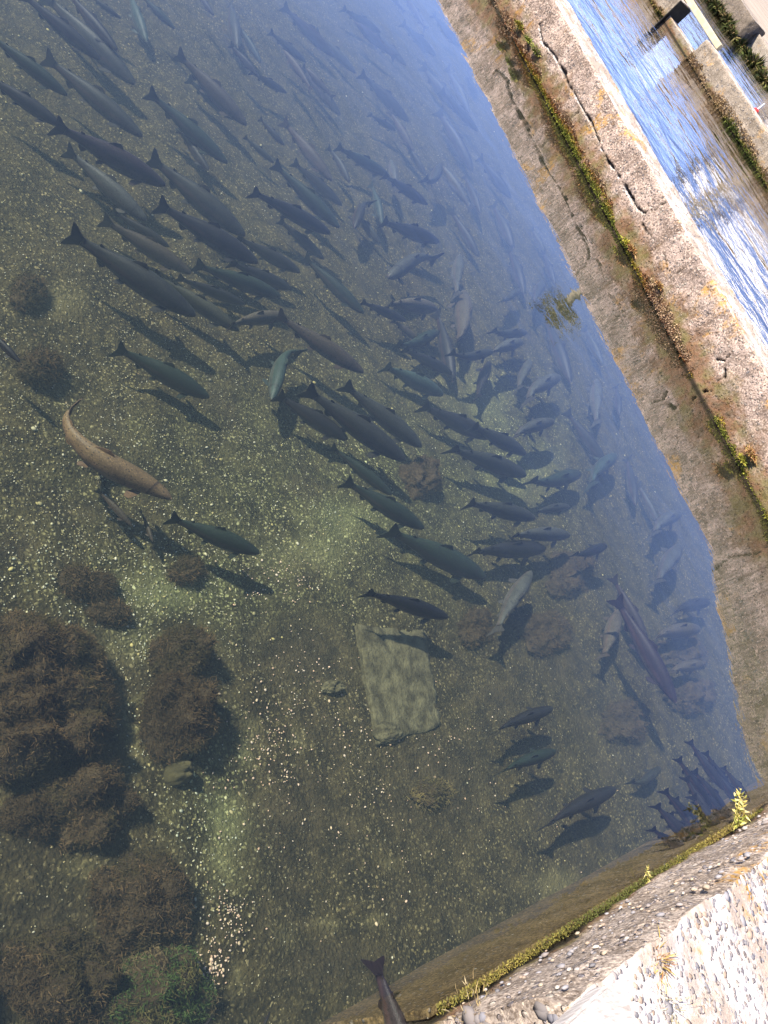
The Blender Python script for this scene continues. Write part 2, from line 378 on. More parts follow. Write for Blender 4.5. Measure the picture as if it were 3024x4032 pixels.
for px, py, rx, ry in [(1500, 1900, 800, 650), (2000, 1750, 350, 500), (800, 2300, 600, 350), (850, 3150, 220, 500)]:
    c = at(px, py, ZB); ex = at(px+rx, py, ZB)-c; ey = at(px, py+ry, ZB)-c
    q = (PT-c[:2])@np.linalg.inv(np.array([[ex[0], ey[0]], [ex[1], ey[1]]])).T
    grn = np.maximum(grn, np.clip(1.15-np.linalg.norm(q, axis=1)+.8*jag, 0, 1))
me = mesh_np('pool_floor', np.stack([xf, yf, Z], 1), grid_faces(n, m), True, np.stack([pale, alg, grn], 1))
tag(link('pool_floor', me, M_floor), 'olive brown gravel bed of the clear trout pool', 'pool floor', kind='structure')
def floor_z(x, y):
    x = np.atleast_1d(np.asarray(x, float)); y = np.atleast_1d(np.asarray(y, float))
    return ZB + .035*fbm(x, y, 1.2, 3, 3) + .02*fbm(x, y, 6, 4, 9)

def plane(name, x0, x1, y0, y1, z, mat, label, cat):
    me = mesh_np(name, [(x0, y0, z), (x1, y0, z), (x1, y1, z), (x0, y1, z)], [(0, 1, 2, 3)], False)
    return tag(link(name, me, mat), label, cat, kind='structure')
plane('terrain', -300, 300, -200, 400, -.95, M_floor2, 'silty brown ground under all of the pools', 'ground')
me = bev_box(-60, 1.4, -2.5, YF+.05, -.62, 0, 0)
tag(link('water', me, M_w1), 'still clear water of the trout pool below the camera', 'water', kind='structure')
me = bev_box(-60, 40, YF+TW-.05, Y2+.9, -.9, 0, 0)
tag(link('water', me, M_w2), 'rippled blue water between the two dividing walls', 'water', kind='structure')
me = bev_box(-60, 40, Y2+1.0, Y4+1.5, -.9, -.003, 0)
tag(link('water', me, M_w2), 'narrow strip of water in front of the planted far wall', 'water', kind='structure')

# ------------------------------------------------------------------ far dividing wall with its cracks
CR = []
def crackline(pts, w_, d_, o, s):
    CR.append(([aty(o[0]+x*s, o[1]+y*s, YF)[[0, 2]] for x, y in pts], w_, d_))
z1, k1 = (1700, 0), .4822
crackline([(870, 190), (900, 340), (960, 400), (1030, 500), (1080, 610), (1130, 710), (1180, 790), (1230, 880), (1300, 990), (1350, 1110), (1390, 1220), (1450, 1330), (1530, 1450), (1600, 1560), (1640, 1620)], .013, .05, z1, k1)
crackline([(1230, 890), (1150, 950), (1100, 1000)], .008, .03, z1, k1)
crackline([(1580, 1540), (1640, 1630)], .022, .06, z1, k1)
crackline([(1020, 490), (1090, 600)], .02, .04, z1, k1)
crackline([(880, 190), (930, 165)], .01, .03, z1, k1)
z3, k3 = (2324, 500), .4219
crackline([(150, 300), (210, 370), (310, 510), (350, 580), (390, 680), (430, 750), (500, 800), (590, 780), (720, 690)], .012, .05, z3, k3)
crackline([(320, 540), (370, 640)], .026, .07, z3, k3)
crackline([(480, 900), (520, 970), (600, 1050)], .02, .03, z3, k3)
crackline([(690, 1180), (720, 1330), (800, 1370), (900, 1300)], .008, .02, z3, k3)
z4, k4 = (2424, 1100), .3617
crackline([(1240, 820), (1180, 880), (1100, 870)], .02, .07, z4, k4)
crackline([(1190, 980), (1195, 1060)], .024, .07, z4, k4)
crackline([(1240, 820), (1330, 740), (1420, 660)], .006, .03, z4, k4)
crackline([(970, 1220), (1060, 1220)], .02, .07, z4, k4)
crackline([(1110, 1100), (1190, 1060)], .01, .03, z4, k4)
CR.append(([(-.5*S, .0), (-.49*S, .15), (-.52*S, .3), (-.5*S, HW+.02)], .012, .05))
def top_h(x):
    return np.interp(x, [-100, -.56*S, -.34*S, .13*S, .2*S, 100], [HW, HW, .33*S, .47*S, .48*S, .48*S])
def wall_strip(name, xs, yface, thick, hfun, rows, toprows, cracks=(), amp=1.0, seed=5, back=True):
    xs = np.asarray(xs); n = len(xs); V = []
    h = hfun(xs)
    CK = []
    prof = [(0, -.9), (0, -.3)]+[(0, t) for t in np.linspace(-.02, .985, rows)]+[(.02, 1.0)]+[(t, 1.0) for t in np.linspace(.08, .94, toprows)]+[(1, .96), (1, -.9)]
    for py_, pz_ in prof:
        z = np.full(n, pz_) if pz_ < 0 else h*pz_
        y = np.full(n, yface+py_*thick)
        ck = np.zeros(n)
        rough = amp*(.016*fbm(xs, z, 2.2, 3, seed)+.013*fbm(xs, z, 14, 3, seed+1))
        if py_ == 0 and pz_ >= 0:
            y = y+rough
            P2 = np.stack([xs, z], 1)
            wob = .006*fbm(xs, z, 30, 2, seed+5)
            for pl, w_, d_ in cracks:
                pa = np.array(pl)
                if pa[:, 1].max() < z.min()-.1: continue
                d = seg_dist(P2, pl)+wob+.004*vnoise(xs*45, z*45, 8)
                ww = w_*.36*np.clip(1+1.9*vnoise(xs*13, z*13, 3), .3, 1.9)
                cm = np.clip(1.4-d/ww, 0, 1); y = y + d_*.5*cm; ck = np.maximum(ck, np.clip(cm*1.6, 0, 1)*np.clip(1.1+1.5*vnoise(xs*70, z*70, 12), 0, 1))
            y = y + amp*.012*np.clip((z/h-.93)/.07, 0, 1)
        elif pz_ >= .9:
            z = z+amp*(.012*fbm(xs, y, 3, 3, seed+2)+.007*fbm(xs, y, 16, 3, seed+3))
            z = z - .012*np.clip(np.abs(py_-.5)*2-.8, 0, 1)
            if py_ < .05: y = y+rough+.012+.01*fbm(xs, z, 20, 2, seed+4)
            if py_ > .9: y = y+.015*fbm(xs, z, 7, 3, seed+6)
        V.append(np.stack([xs, y, z], 1)); CK.append(ck)
    V = np.stack(V, 1).reshape(-1, 3); m = len(prof); CK = np.stack(CK, 1).reshape(-1)
    F = [f[::-1] for f in grid_faces(n, m)]
    F.append(tuple(range(m))); F.append(tuple(reversed(range((n-1)*m, n*m))))
    return mesh_np(name, V, F, True, np.stack([CK, CK*0, CK*0], 1))
xs = np.concatenate([np.arange(-60, -12, .5), np.arange(-12, -7.5, .03), np.arange(-7.5, XN+1.2, .0095)])
me = wall_strip('dividing_wall', xs, YF, TW, top_h, 46, 14, CR)
me.polygons.foreach_set('use_smooth', [True]*len(me.polygons))
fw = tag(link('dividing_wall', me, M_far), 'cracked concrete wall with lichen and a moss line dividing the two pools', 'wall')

# ------------------------------------------------------------------ near wall with exposed aggregate
def near_wall():
    y0 = at(2209, 3871, HN)[1]
    ys = np.concatenate([[y0], np.arange(y0+.01, YF+.05, .012)]); n = len(ys)
    prof = [(0, -.75), (0, -.35), (0, -.2), (0, -.1)]+[(0, t) for t in np.linspace(-.02, HN-.012, 34)]+[(.018, HN)]+[(t, HN) for t in np.linspace(.03, .95, 70)]+[(.95, -.75)]
    V = []
    for px_, pz_ in prof:
        x = np.full(n, XN-.018*S*max(pz_, 0)/HN*.6+px_); z = np.full(n, pz_)
        if px_ == 0 and pz_ >= -.2:
            x = x - .02*fbm(ys, z, 2.5, 3, 31)-.012*fbm(ys, z, 15, 3, 32)
            if pz_ > HN*.6: x = x + .02*np.clip((pz_/HN-.8)/.2, 0, 1)
        elif 0 < px_ < .95:
            z = z+.02*fbm(ys, x, 2, 3, 33)+.008*fbm(ys, x, 18, 3, 34)
            if px_ < .05: x = x+.02*fbm(ys, z, 9, 3, 35)
        yy = ys.copy(); yy[0] += .0; yy[:3] += .012*fbm(x[:3]*1.0, z[:3], 11, 3, 36)
        V.append(np.stack([x, yy, z], 1))
    m = len(prof); V = np.stack(V, 1).reshape(-1, 3)
    F = grid_faces(n, m)
    F.append(tuple(reversed(range(m)))); F.append(tuple(range((n-1)*m, n*m)))
    return mesh_np('end_wall', V, F, True), y0
me, YN0 = near_wall()
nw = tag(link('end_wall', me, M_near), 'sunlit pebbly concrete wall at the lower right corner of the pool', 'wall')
me = bev_box(XN-.022, XN-.002, YN0+.01, YF-.01, -.6, -.012, .004)
link('slimy_face', me, M_alg, nw)

def pebbles(P, R, cols, seed, flat=.6, nrm=None):
    rg = np.random.default_rng(seed)
    bm = bmesh.new(); bmesh.ops.create_icosphere(bm, subdivisions=1, radius=1)
    bv = np.array([v.co[:] for v in bm.verts]); bf = [[v.index for v in f.verts] for f in bm.faces]; bm.free()
    V, F, C = [], [], []
    cols = np.asarray(cols)
    for i, (p, r) in enumerate(zip(P, R)):
        s3 = np.array([1+.5*rg.random(), .75+.3*rg.random(), flat*(.8+.4*rg.random())])*r
        q = bv*(1+.14*rg.normal(0, 1, (len(bv), 1)))*s3
        an = rg.random()*6.283; ca, sa = math.cos(an), math.sin(an)
        q = np.stack([q[:, 0]*ca-q[:, 1]*sa, q[:, 0]*sa+q[:, 1]*ca, q[:, 2]], 1)
        if nrm == 'x': q = q[:, [2, 1, 0]]
        if nrm == 'y': q = q[:, [0, 2, 1]]
        k = len(V)*len(bv); V.append(q+p); F += [tuple(k+a for a in f) for f in bf]
        C.append(np.repeat((cols[rg.integers(len(cols))]*(.8+.4*rg.random()))[None], len(bv), 0))
    return np.concatenate(V), F, np.concatenate(C)
greys = [(.21, .195, .2), (.27, .25, .25), (.16, .15, .155), (.3, .265, .24), (.34, .27, .2), (.24, .205, .19), (.4, .35, .3), (.27, .2, .15)]
P, R = [], []
for i in range(15000):
    y = RNG.uniform(YN0+.02, 4.6); x = XN+RNG.uniform(.005, .9)
    if mnoise.noise(Vector((x*4, y*4, 1))) < -.25 and RNG.random() < .8: continue
    P.append((x, y, HN+.02*float(fbm(np.array([y]), np.array([x]), 2, 3, 33)[0])+.008*float(fbm(np.array([y]), np.array([x]), 18, 3, 34)[0])-.001)); R.append(RNG.choice([.003, .0045, .0065, .009, .014], p=[.3, .36, .23, .1, .01]))
V, F, C = pebbles(P, R, greys, 3, .32)
link('aggregate', mesh_np('aggregate', V, F, True, C), M_peb, nw)['kind'] = 'stuff'
P, R = [], []
for i in range(330):
    P.append((XN+RNG.uniform(.0, .7), YN0+.001, RNG.uniform(.01, HN-.01))); R.append(RNG.choice([.009, .013, .018, .026], p=[.3, .4, .22, .08]))
V, F, C = pebbles(P, R, [(.2, .16, .13), (.15, .13, .12), (.25, .2, .15), (.17, .16, .17)], 4, .5, 'y')
link('aggregate', mesh_np('aggregate', V, F, True, C), M_peb, nw)['kind'] = 'stuff'
P, R = [], []
for i in range(420):
    z = RNG.uniform(.03, HN-.02)
    P.append((XN-.0108*S*z/HN-.002, RNG.uniform(YN0+.02, 4.4), z)); R.append(RNG.choice([.004, .006, .008, .012], p=[.35, .35, .22, .08]))
V, F, C = pebbles(P, R, greys, 5, .5, 'x')
link('aggregate', mesh_np('aggregate', V, F, True, C), M_peb, nw)['kind'] = 'stuff'

# ------------------------------------------------------------------ timber walkway the picture is taken from
wk = tag(bpy.data.objects.new('timber_board', None), 'pale weathered tapering board resting on the end of the pebbly wall', 'board'); COL.objects.link(wk)
def board(top, t):
    bm = bmesh.new(); up = Vector((0, 0, t)); a = [bm.verts.new(q) for q in top]; b = [bm.verts.new(Vector(q)-up) for q in top]; n = len(top)
    bm.faces.new(a); bm.faces.new(b[::-1])
    for i in range(n): bm.faces.new([a[i], b[i], b[(i+1) % n], a[(i+1) % n]])
    bmesh.ops.recalc_face_normals(bm, faces=bm.faces[:])
    bmesh.ops.bevel(bm, geom=bm.edges[:], offset=.005, segments=2, affect='EDGES')
    me = bpy.data.meshes.new('plank'); bm.to_mesh(me); bm.free(); return me
E1, E2 = at(2388, 3880, HN+.035), at(2462, 3906, HN+.035); L1, L2 = at(2226, 4032, HN+.13), at(2525, 4040, HN+.13)
dd = (L1+L2-E1-E2)/2; dd = dd/np.linalg.norm(dd)*.9
link('plank', board([E1, E2, L2, L2+dd, L1+dd, L1], .04), M_wood, wk)
_q = at(60, 3900, ZB); YE = _q[1]-(HN+.05-ZB)/math.tan(math.radians(SUN_EL))*math.cos(math.radians(SHAD_AZ))
walk = tag(bpy.data.objects.new('walkway', None), 'timber walkway whose shadow edge darkens the lower left of the pool floor', 'walkway'); COL.objects.link(walk)
for i in range(5):
    link('deck_board', bev_box(-5, .35, YE-.2*(i+1)+.003, YE-.2*i-.003, HN+.01, HN+.05, .005), M_wood, walk)
for x in (-4, -2, 0):
    link('bearer', bev_box(x-.05, x+.05, YE-1.0, YE-.03, HN-.12, HN+.008, .004), M_wood, walk)

# ------------------------------------------------------------------ moss along the waterlines
def moss_line(name, x0, x1, yfun, parent, seed, dens, palette, hmax=.05, along='x', sgn=-1, ln=.013):
    rg = np.random.default_rng(seed); n = int((x1-x0)*dens)
    t = rg.uniform(x0, x1, n); amt = np.clip(.55+1.5*fbm(t, t*0, 1.6, 3, seed)+.6*fbm(t, t*0, 9, 2, seed+3), 0, 1)
    keep = rg.random(n) < .25+.75*amt; t, amt = t[keep], amt[keep]
    z = .008+rg.random(len(t))**1.6*hmax*(.25+1.6*amt)
    cidx = np.clip(.5+1.6*fbm(t, z*4, 1.3, 3, seed+9)+rg.normal(0, .14, len(t))+.06+(z-.02)*7.0, 0, .999)
    pal = np.array(palette); c = pal[(cidx*len(pal)).astype(int)]
    off = .006+.022*rg.random(len(t))*amt
    if along == 'x': P = np.stack([t, yfun(t)-off, z], 1); N = np.tile([0, -.8, .45], (len(t), 1))
    else: P = np.stack([yfun(t)-off, t, z], 1); N = np.tile([-.8, 0, .45], (len(t), 1))
    V, F, C = blades(P, N, ln, ln*.42, .55, c, seed)
    o = link(name, mesh_np(name, V, F, False, C), M_tint, parent); o['kind'] = 'stuff'; return o
PAL = [(.16, .17, .03), (.27, .25, .04), (.32, .24, .04), (.28, .17, .035), (.27, .13, .05), (.2, .085, .04), (.34, .23, .14)]
moss_line('moss', -8.5, XN, lambda t: t*0+YF+.008, fw, 41, 5200, PAL, .055)
moss_line('moss', YN0+.02, 4.9, lambda t: t*0+XN+.004, nw, 42, 2600, [(.07, .075, .02), (.11, .10, .025), (.16, .135, .032), (.19, .15, .04), (.17, .11, .045)], .010, 'y', ln=.006)

# grass tufts: each is a plant of its own
def tuft(name, label, loc, n, ln, wd, cols, lean=(0, 0, 1), spread=.45, seed=0, group=None, cat='grass tuft', rad=.03):
    rg = np.random.default_rng(seed)
    P = rg.normal(0, rad, (n, 3))*[1, 1, .2]; P[:, 2] = np.abs(P[:, 2])
    V, F, C = blades(P, np.tile(lean, (n, 1)), ln, wd, spread, cols, seed, .6)
    o = link(name, mesh_np(name, V, F, False, C), M_tint, None, loc)
    return tag(o, label, cat, group)
straw = [(.42, .33, .1), (.5, .42, .16), (.3, .3, .07), (.55, .47, .22)]
rust = [(.34, .19, .08), (.42, .26, .12), (.26, .12, .05), (.3, .22, .06)]
green = [(.14, .18, .03), (.22, .24, .045), (.3, .3, .06), (.12, .13, .03)]
def on_face(px, py): p = aty(px, py, YF); return (p[0], YF-.005, max(p[2], .01))
for (px, py, n, ln, cols, lab) in [
        (2050, 105, 220, .06, [(.25, .24, .04), (.33, .2, .07), (.3, .29, .05)], 'orange and yellow moss cushion near the top of the dividing wall moss line'),
        (2115, 205, 240, .07, [(.4, .33, .17), (.3, .26, .07), (.17, .2, .04)], 'straw coloured tuft with a green foot hanging at the moss line'),
        (2085, 165, 160, .05, green, 'bright green leafy clump low on the moss line below the straw tuft'),
        (2490, 985, 160, .05, rust, 'rusty brown moss cushion beside the small dark hollow of the dividing wall'),
        (2470, 960, 110, .045, [(.3, .32, .04), (.4, .33, .05)], 'yellow green moss cushion under the rusty one on the dividing wall'),
        (2600, 1130, 150, .05, rust, 'ginger moss patch just above the bright yellow moss mid way along the wall'),
        (2960, 1790, 260, .06, rust, 'large ginger moss cushion low on the wall at the right edge of the picture'),
        (2925, 1810, 150, .05, [(.3, .33, .05), (.38, .34, .06), (.28, .24, .04)], 'lime green moss cushion beneath the large ginger cushion')]:
    tuft('moss_cushion', lab, on_face(px, py), n*2, ln*.42, ln*.12, cols, (0, -.7, .35), .8, int(px), 'moss cushions along the dividing wall', 'moss', .017)
def on_near(px, py): p = at(px, py, .02); return (p[0], p[1], .02)
def sprig(loc, label, seed, h, nst, sc_=1.0):
    rg = np.random.default_rng(seed); V, F, C = [], [], []
    for s_ in range(nst):
        d = np.array([-.55+rg.normal(0, .25), .15+rg.normal(0, .35), .8]); d /= np.linalg.norm(d); L = h*(.6+.5*rg.random())
        pts = [np.array([0, 0, 0])+rg.normal(0, .006, 3)]
        for q in range(8):
            d2 = d+np.array([-.05*q, .02*q, -.03*q]); pts.append(pts[-1]+d2*L/8)
        pts = np.array(pts)
        v, f, c = blades(np.repeat(pts[:-1], 4, 0), np.repeat(np.diff(pts, axis=0), 4, 0)/(L/8), L/8, .0035*sc_, .03, [(.5, .42, .14)], seed+s_, 0)
        k = sum(map(len, V)); V.append(v); F += [tuple(k+a for a in g) for g in f]; C.append(c)
        v, f, c = blades(np.repeat(pts[3:], 5, 0), np.tile([-.4, .1, .5], (len(pts[3:])*5, 1)), .022*sc_, .007*sc_, .9, straw+green[1:3], seed+50+s_, .3)
        k = sum(map(len, V)); V.append(v); F += [tuple(k+a for a in g) for g in f]; C.append(c)
    o = link('seeding_grass', mesh_np('seeding_grass', np.concatenate(V), F, False, np.concatenate(C)), M_tint, None, loc)
    return tag(o, label, 'grass')
p = at(2893, 3268, .03); sprig((XN-.012, p[1], .02), 'yellow grass with seed heads growing at the foot of the pebbly wall over the corner shoal', 3, .13, 6)
p = at(2560, 3475, .03); sprig((XN-.012, p[1], .02), 'tiny dry grass sprig at the waterline midway along the pebbly wall', 5, .035, 3, .4)
p = at(2640, 3985, HN); tuft('dry_grass', 'dry straw grass tuft lying on the pebbly wall top beside the timber', (p[0], p[1], HN+.004), 90, .03, .0013, [(.42, .36, .2), (.5, .44, .28), (.36, .3, .15)], (.1, -.4, .02), .8, 77, rad=.03)
p = at(2590, 3790, HN); tuft('dry_grass', 'small rust brown grass tuft on the white pebbly wall top', (p[0], p[1], HN+.004), 90, .022, .002, rust, (.1, -.3, .3), .7, 78, rad=.018)
p = at(2180, 3905, .1); tuft('dry_grass', 'dry tan grass at the end corner of the pebbly wall', (XN+.01, YN0+.02, .12), 130, .022, .002, [(.26, .19, .09), (.34, .27, .15)], (-.5, -.3, .3), .7, 79, rad=.035)

# ------------------------------------------------------------------ second wall, sluice, far wall
xg1 = aty(2612, 69, Y2)[0]; xg2 = aty(2771, 165, Y2)[0]
for x0, x1, lab in ((-60, xg1, 'far dividing wall section left of the sluice gap, its end face in shade'), (xg2, 30, 'far rough concrete wall section right of the sluice gap with a moss line')):
    fine = np.arange(max(x0, -26), min(x1, 6), .03)
    xs = np.unique(np.concatenate([np.linspace(x0, x1, 60), fine, [x0, x1]]))
    o = tag(link('dividing_wall', wall_strip('dividing_wall', xs, Y2, T2, lambda x: np.full(len(x), H2), 20, 8, [], 1.3, 61), M_wall3), lab, 'wall')
    moss_line('moss', max(x0, -26), min(x1, 3), lambda t: t*0+Y2+.008, o, 43+int(abs(x0)), 1500, [(.07, .09, .02), (.13, .15, .03), (.2, .17, .04), (.28, .19, .08), (.35, .24, .13)], .09, ln=.028)
    if x1 == xg1: link('shaded_slimy_end', bev_box(xg1+.012, xg1+.03, Y2-.03, Y2+T2-.02, -.9, H2-.015, .004), M_shade_slime, o)  # dark panel carries the end face's shade as well as its algae
tag(link('sluice_sill', bev_box(xg1, xg2, Y2+.04, Y2+T2-.03, -.9, .075*S, .02, .012, 2, 3), M_wall3), 'low mossy sill across the bottom of the sluice gap', 'sill')
bz = H2+.03
q0, q1 = at(2690, -15, H2+.14), at(2826, 195, H2+.14)
yb = Y2+T2-.06
tag(link('cream_beam', bev_box(aty(2690, -25, yb)[0], aty(2828, 195, yb)[0], yb-.045, yb+.045, H2+.006, H2+.10, .01), M_beam), 'cream painted timber beam bridging the sluice gap', 'beam')
# planted far wall
xe = aty(2918, 128, Y4)[0]; H4 = .62
tag(link('planted_wall', wall_strip('planted_wall', np.unique(np.concatenate([np.linspace(-60, xe, 90), np.arange(-40, xe, .12)])), Y4, .8, lambda x: np.full(len(x), H4), 12, 6, [], 2, 71), M_wall4),
    'dark stained far wall with plants hanging at its waterline', 'wall')
tag(link('pale_wall', wall_strip('pale_wall', np.unique(np.concatenate([np.linspace(xe, 40, 90), np.arange(xe, 4, .12)])), Y4+.5, .9, lambda x: np.full(len(x), H4*.82), 12, 6, [], 2, 73), M_pale),
    'pale concrete bank wall right of the dark planted wall', 'wall')
for i, (px, py, sz, lab) in enumerate([(2840, 25, .55, 'dark green bush at the top of the far wall waterline'), (2785, -10, .5, 'bush at the picture top edge beyond the cream beam'), (2880, 75, .5, 'olive hanging plant between the dark bush and the far wall end'), (2895, 120, .45, 'straw green plant near the end of the dark far wall'),
        (2915, 165, .55, 'yellowish fern clump just past the end of the dark wall'), (2965, 255, .7, 'bushy bright green clump on the pale bank wall'), (3005, 320, .6, 'green clump at the right edge of the picture on the pale wall'), (2935, 205, .36, 'small fern between the yellowish clump and the bushy green clump')]):
    p = at(px, py, .12); yy = Y4-.05 if p[0] < xe else Y4+.4
    p = aty(px, py, yy)
    tuft('fern', lab, (p[0], yy, max(p[2]-.1, .02)), 520, sz*.3, sz*.06, [(.03, .04, .012), (.06, .075, .018), (.10, .105, .028), (.15, .125, .045), (.2, .14, .06)], (0, -.6, .35), .8, 90+i, 'plants along the far wall', 'fern', sz*.2)
# paved bank beyond with expansion joints and a dark channel
k = NM('paving'); br = k.n('ShaderNodeTexBrick'); k.put(br.inputs['Vector'], k.pos()); br.offset = 0
br.inputs['Scale'].default_value = 1; br.inputs['Brick Width'].default_value = 1.6; br.inputs['Row Height'].default_value = 2.4; br.inputs['Mortar Size'].default_value = .03
for i_, c_ in ((1, (.33, .265, .2)), (2, (.37, .3, .23)), (3, (.07, .055, .045))): br.inputs[i_].default_value = (*c_, 1)
M_pave = k.bsdf(k.mix(k.math('MULTIPLY', k.step(k.noise(k.pos(), 2.5, 6, .7), .4, .7), .4), br.outputs['Color'], (.18, .14, .105)), .9)
plane('pavement', -300, 300, Y4+1.3, 400, H4*.8-.02, M_pave, 'beige jointed concrete pavement beyond the far wall', 'pavement')
p = at(2965, 95, .6)
for dx, lab in ((0, 'dark concrete channel block on the far pavement edge'), (3.0, 'second dark channel block at the right edge beyond the pale wall')):
    q = tag(bpy.data.objects.new('channel_block', None), lab, 'channel'); COL.objects.link(q)
    x0 = p[0]-.2+dx; y0 = Y4+2.2
    link('kerb', bev_box(x0, x0+2.6, y0+.9, y0+1.15, H4*.8-.02, H4*.8+.5, .02), M_pale, q)
    link('channel_side', bev_box(x0, x0+2.6, y0, y0+.9, H4*.8-.02, H4*.8+.16, .03), M_dark, q)
fl = tag(bpy.data.objects.new('red_float', None), 'tiny red float on the water beyond the second wall at the right edge', 'float'); COL.objects.link(fl)
p = at(2976, 437, .05); fl.location = (p[0], p[1], 0)
bm = bmesh.new(); bmesh.ops.create_uvsphere(bm, u_segments=14, v_segments=8, radius=.07)
for v in bm.verts: v.co.z = v.co.z*.8+.045
me = bpy.data.meshes.new('ball'); bm.to_mesh(me); bm.free(); link('ball', me, M_red, fl)
bm = bmesh.new(); bmesh.ops.create_cone(bm, segments=8, radius1=.02, radius2=.012, depth=.16, cap_ends=True)
for v in bm.verts: v.co.z += .16
me = bpy.data.meshes.new('stalk'); bm.to_mesh(me); bm.free(); link('stalk', me, M_white, fl)
# white hatchery shed, seen mirrored in the rippled pool
def refl(px, py, y):                      # point on plane y hit by the mirrored sight line
    p = at(px, py, 0); d = ray(px, py)*np.array([1, 1, -1]); return p+d*(y-p[1])/d[1]
YS = 34.0
qa = refl(2725, 690, YS); qb = refl(3024, 1150, YS)
sh = tag(bpy.data.objects.new('white_shed', None), 'white hatchery shed mirrored in the rippled water beyond the dividing wall', 'shed'); COL.objects.link(sh)
xa, zt = qa[0], 4.9
link('wall', bev_box(xa, xa+30, YS, YS+9, H4*.8-.05, zt, .05), M_white, sh)
link('corner_post', bev_box(xa-.35, xa-.003, YS-.3, YS+.05, H4*.8-.03, zt, .03), M_dark, sh)
link('roof', bev_box(xa-.6, xa+30.6, YS-.5, YS+9.5, zt+.003, zt+.3, .05), M_dark, sh)
for px_ in (2800,):
    q = refl(px_, 790, YS-1.5)
    link('drain_pipe', bev_box(q[0]-.18, q[0]+.18, YS-.36, YS-.004, H4*.8-.03, zt, .06), M_dark, sh)

# palm-like tree behind the walls, seen only as its mirror image past the dividing wall
YT = 27.0
pb, pt_ = refl(2300, 1160, YT), refl(2212, 1222, YT)
tr = tag(bpy.data.objects.new('cabbage_tree', None), 'tan cabbage tree whose mirror image pokes past the reflected wall top', 'tree'); COL.objects.link(tr); tr.location = (pt_[0], YT, H4*.8)
bm = bmesh.new(); bmesh.ops.create_cone(bm, segments=12, radius1=.26, radius2=.17, depth=pt_[2]-H4*.8, cap_ends=True)
bmesh.ops.subdivide_edges(bm, edges=[e_ for e_ in bm.edges if abs(e_.verts[0].co.z-e_.verts[1].co.z) > 1], cuts=12)
for v in bm.verts: v.co.z += (pt_[2]-H4*.8)/2; v.co.x += .25*math.sin(v.co.z*.5)*.6; v.co += Vector(mnoise.noise_vector(v.co*1.5))*.06
me = bpy.data.meshes.new('trunk'); bm.to_mesh(me); bm.free(); link('trunk', me, m_plain('tan_bark', (.25, .2, .13), (.36, .3, .2), 5), tr)
rg = np.random.default_rng(5); n_ = 170; D_ = rg.normal(0, 1, (n_, 3))*[1, 1, .8]+[0, 0, .15]
V, F, C = blades(rg.normal(0, .17, (n_, 3))*[1.7, 1, .6]+[0, 0, pt_[2]-H4*.8], D_, .5, .07, .15, [(.16, .13, .07), (.26, .21, .12), (.1, .08, .04)], 6, .6)
link('crown', mesh_np('crown', V, F, False, C), M_tint, tr)

# ------------------------------------------------------------------ weedy boulders, slab and stones on the pool floor
def boulder(px, py, rx, ry, hz, label, fuzz, seed, cat='boulder', mat=None, group='weed covered boulders on the pool floor', cols=None, rg_=1.0):
    c = at(px, py, ZB+hz*.4); ex = at(px+rx, py, ZB+hz*.4)-c; ey = at(px, py+ry, ZB+hz*.4)-c
    bm = bmesh.new(); bmesh.ops.create_icosphere(bm, subdivisions=5, radius=1)
    off = Vector((seed*3.7, seed*1.3, 0))
    for v in bm.verts:
        d = v.co.normalized()
        r = 1+rg_*(.42*mnoise.noise(d*1.3+off)+.24*mnoise.noise(d*2.9+off)+.12*mnoise.noise(d*7+off)+.05*mnoise.noise(d*16+off))
        q = d*r
        rr2 = math.hypot(q.x, q.y); zz = max(q.z, -.3)*hz*.8*(1+.5*mnoise.noise(Vector((q.x*2.2, q.y*2.2, seed))))
        q = q*(1+.22*max(0, .35-max(q.z, -.2)))
        v.co = Vector((q.x*ex[0]+q.y*ey[0], q.x*ex[1]+q.y*ey[1], zz))
    bmesh.ops.recalc_face_normals(bm, faces=bm.faces[:])
    bm.normal_update()
    z0 = float(floor_z(c[0], c[1])[0])+.01
    vs = [(v.co.copy(), v.normal.copy()) for v in bm.verts if v.co.z > -.2*hz]
    me = bpy.data.meshes.new('boulder'); bm.to_mesh(me); bm.free()
    me.polygons.foreach_set('use_smooth', [True]*len(me.polygons))
    o = tag(link('boulder', me, mat or M_rock, None, (c[0], c[1], z0)), label, cat, group)
    if fuzz:
        rg = np.random.default_rng(seed); fuzz = int(fuzz*2.4); ii = rg.integers(0, len(vs), fuzz)
        P = np.array([vs[i][0] for i in ii])+rg.normal(0, .006, (fuzz, 3)); N = np.array([vs[i][1] for i in ii])*.7+np.array([.35, .1, .15])
        cl = np.array(cols or [(.034, .023, .011), (.048, .032, .015), (.024, .017, .008), (.07, .046, .022), (.036, .028, .012)])
        nz = np.clip(.5+1.7*fbm(P[:, 0]+seed, P[:, 1], 7, 4, seed)+rg.normal(0, .1, fuzz), 0, .999)
        V, F, C = blades(P, N, .0125, .0016, .8, cl[(nz*len(cl)).astype(int)], seed, .5)
        link('algae', mesh_np('algae', V, F, False, C), M_algae, o)['kind'] = 'stuff'
    return o
boulder(150, 2620, 230, 190, .15, 'large brown weedy boulder at the left edge, upper of the joined pair', 9000, 1)
boulder(140, 2840, 260, 180, .19, 'largest shaggy weedy boulder at the left edge above the shaded hollow', 12000, 2)
boulder(375, 2790, 62, 170, .08, 'low weedy hump between the shaggy boulder and the round gravel nest', 4000, 3)
boulder(725, 2580, 88, 110, .12, 'upper lobe of weedy boulder right of the gravel nest', 5000, 4)
boulder(728, 2790, 108, 140, .17, 'round weedy boulder just right of the gravel nest with deep shadow', 8000, 5)
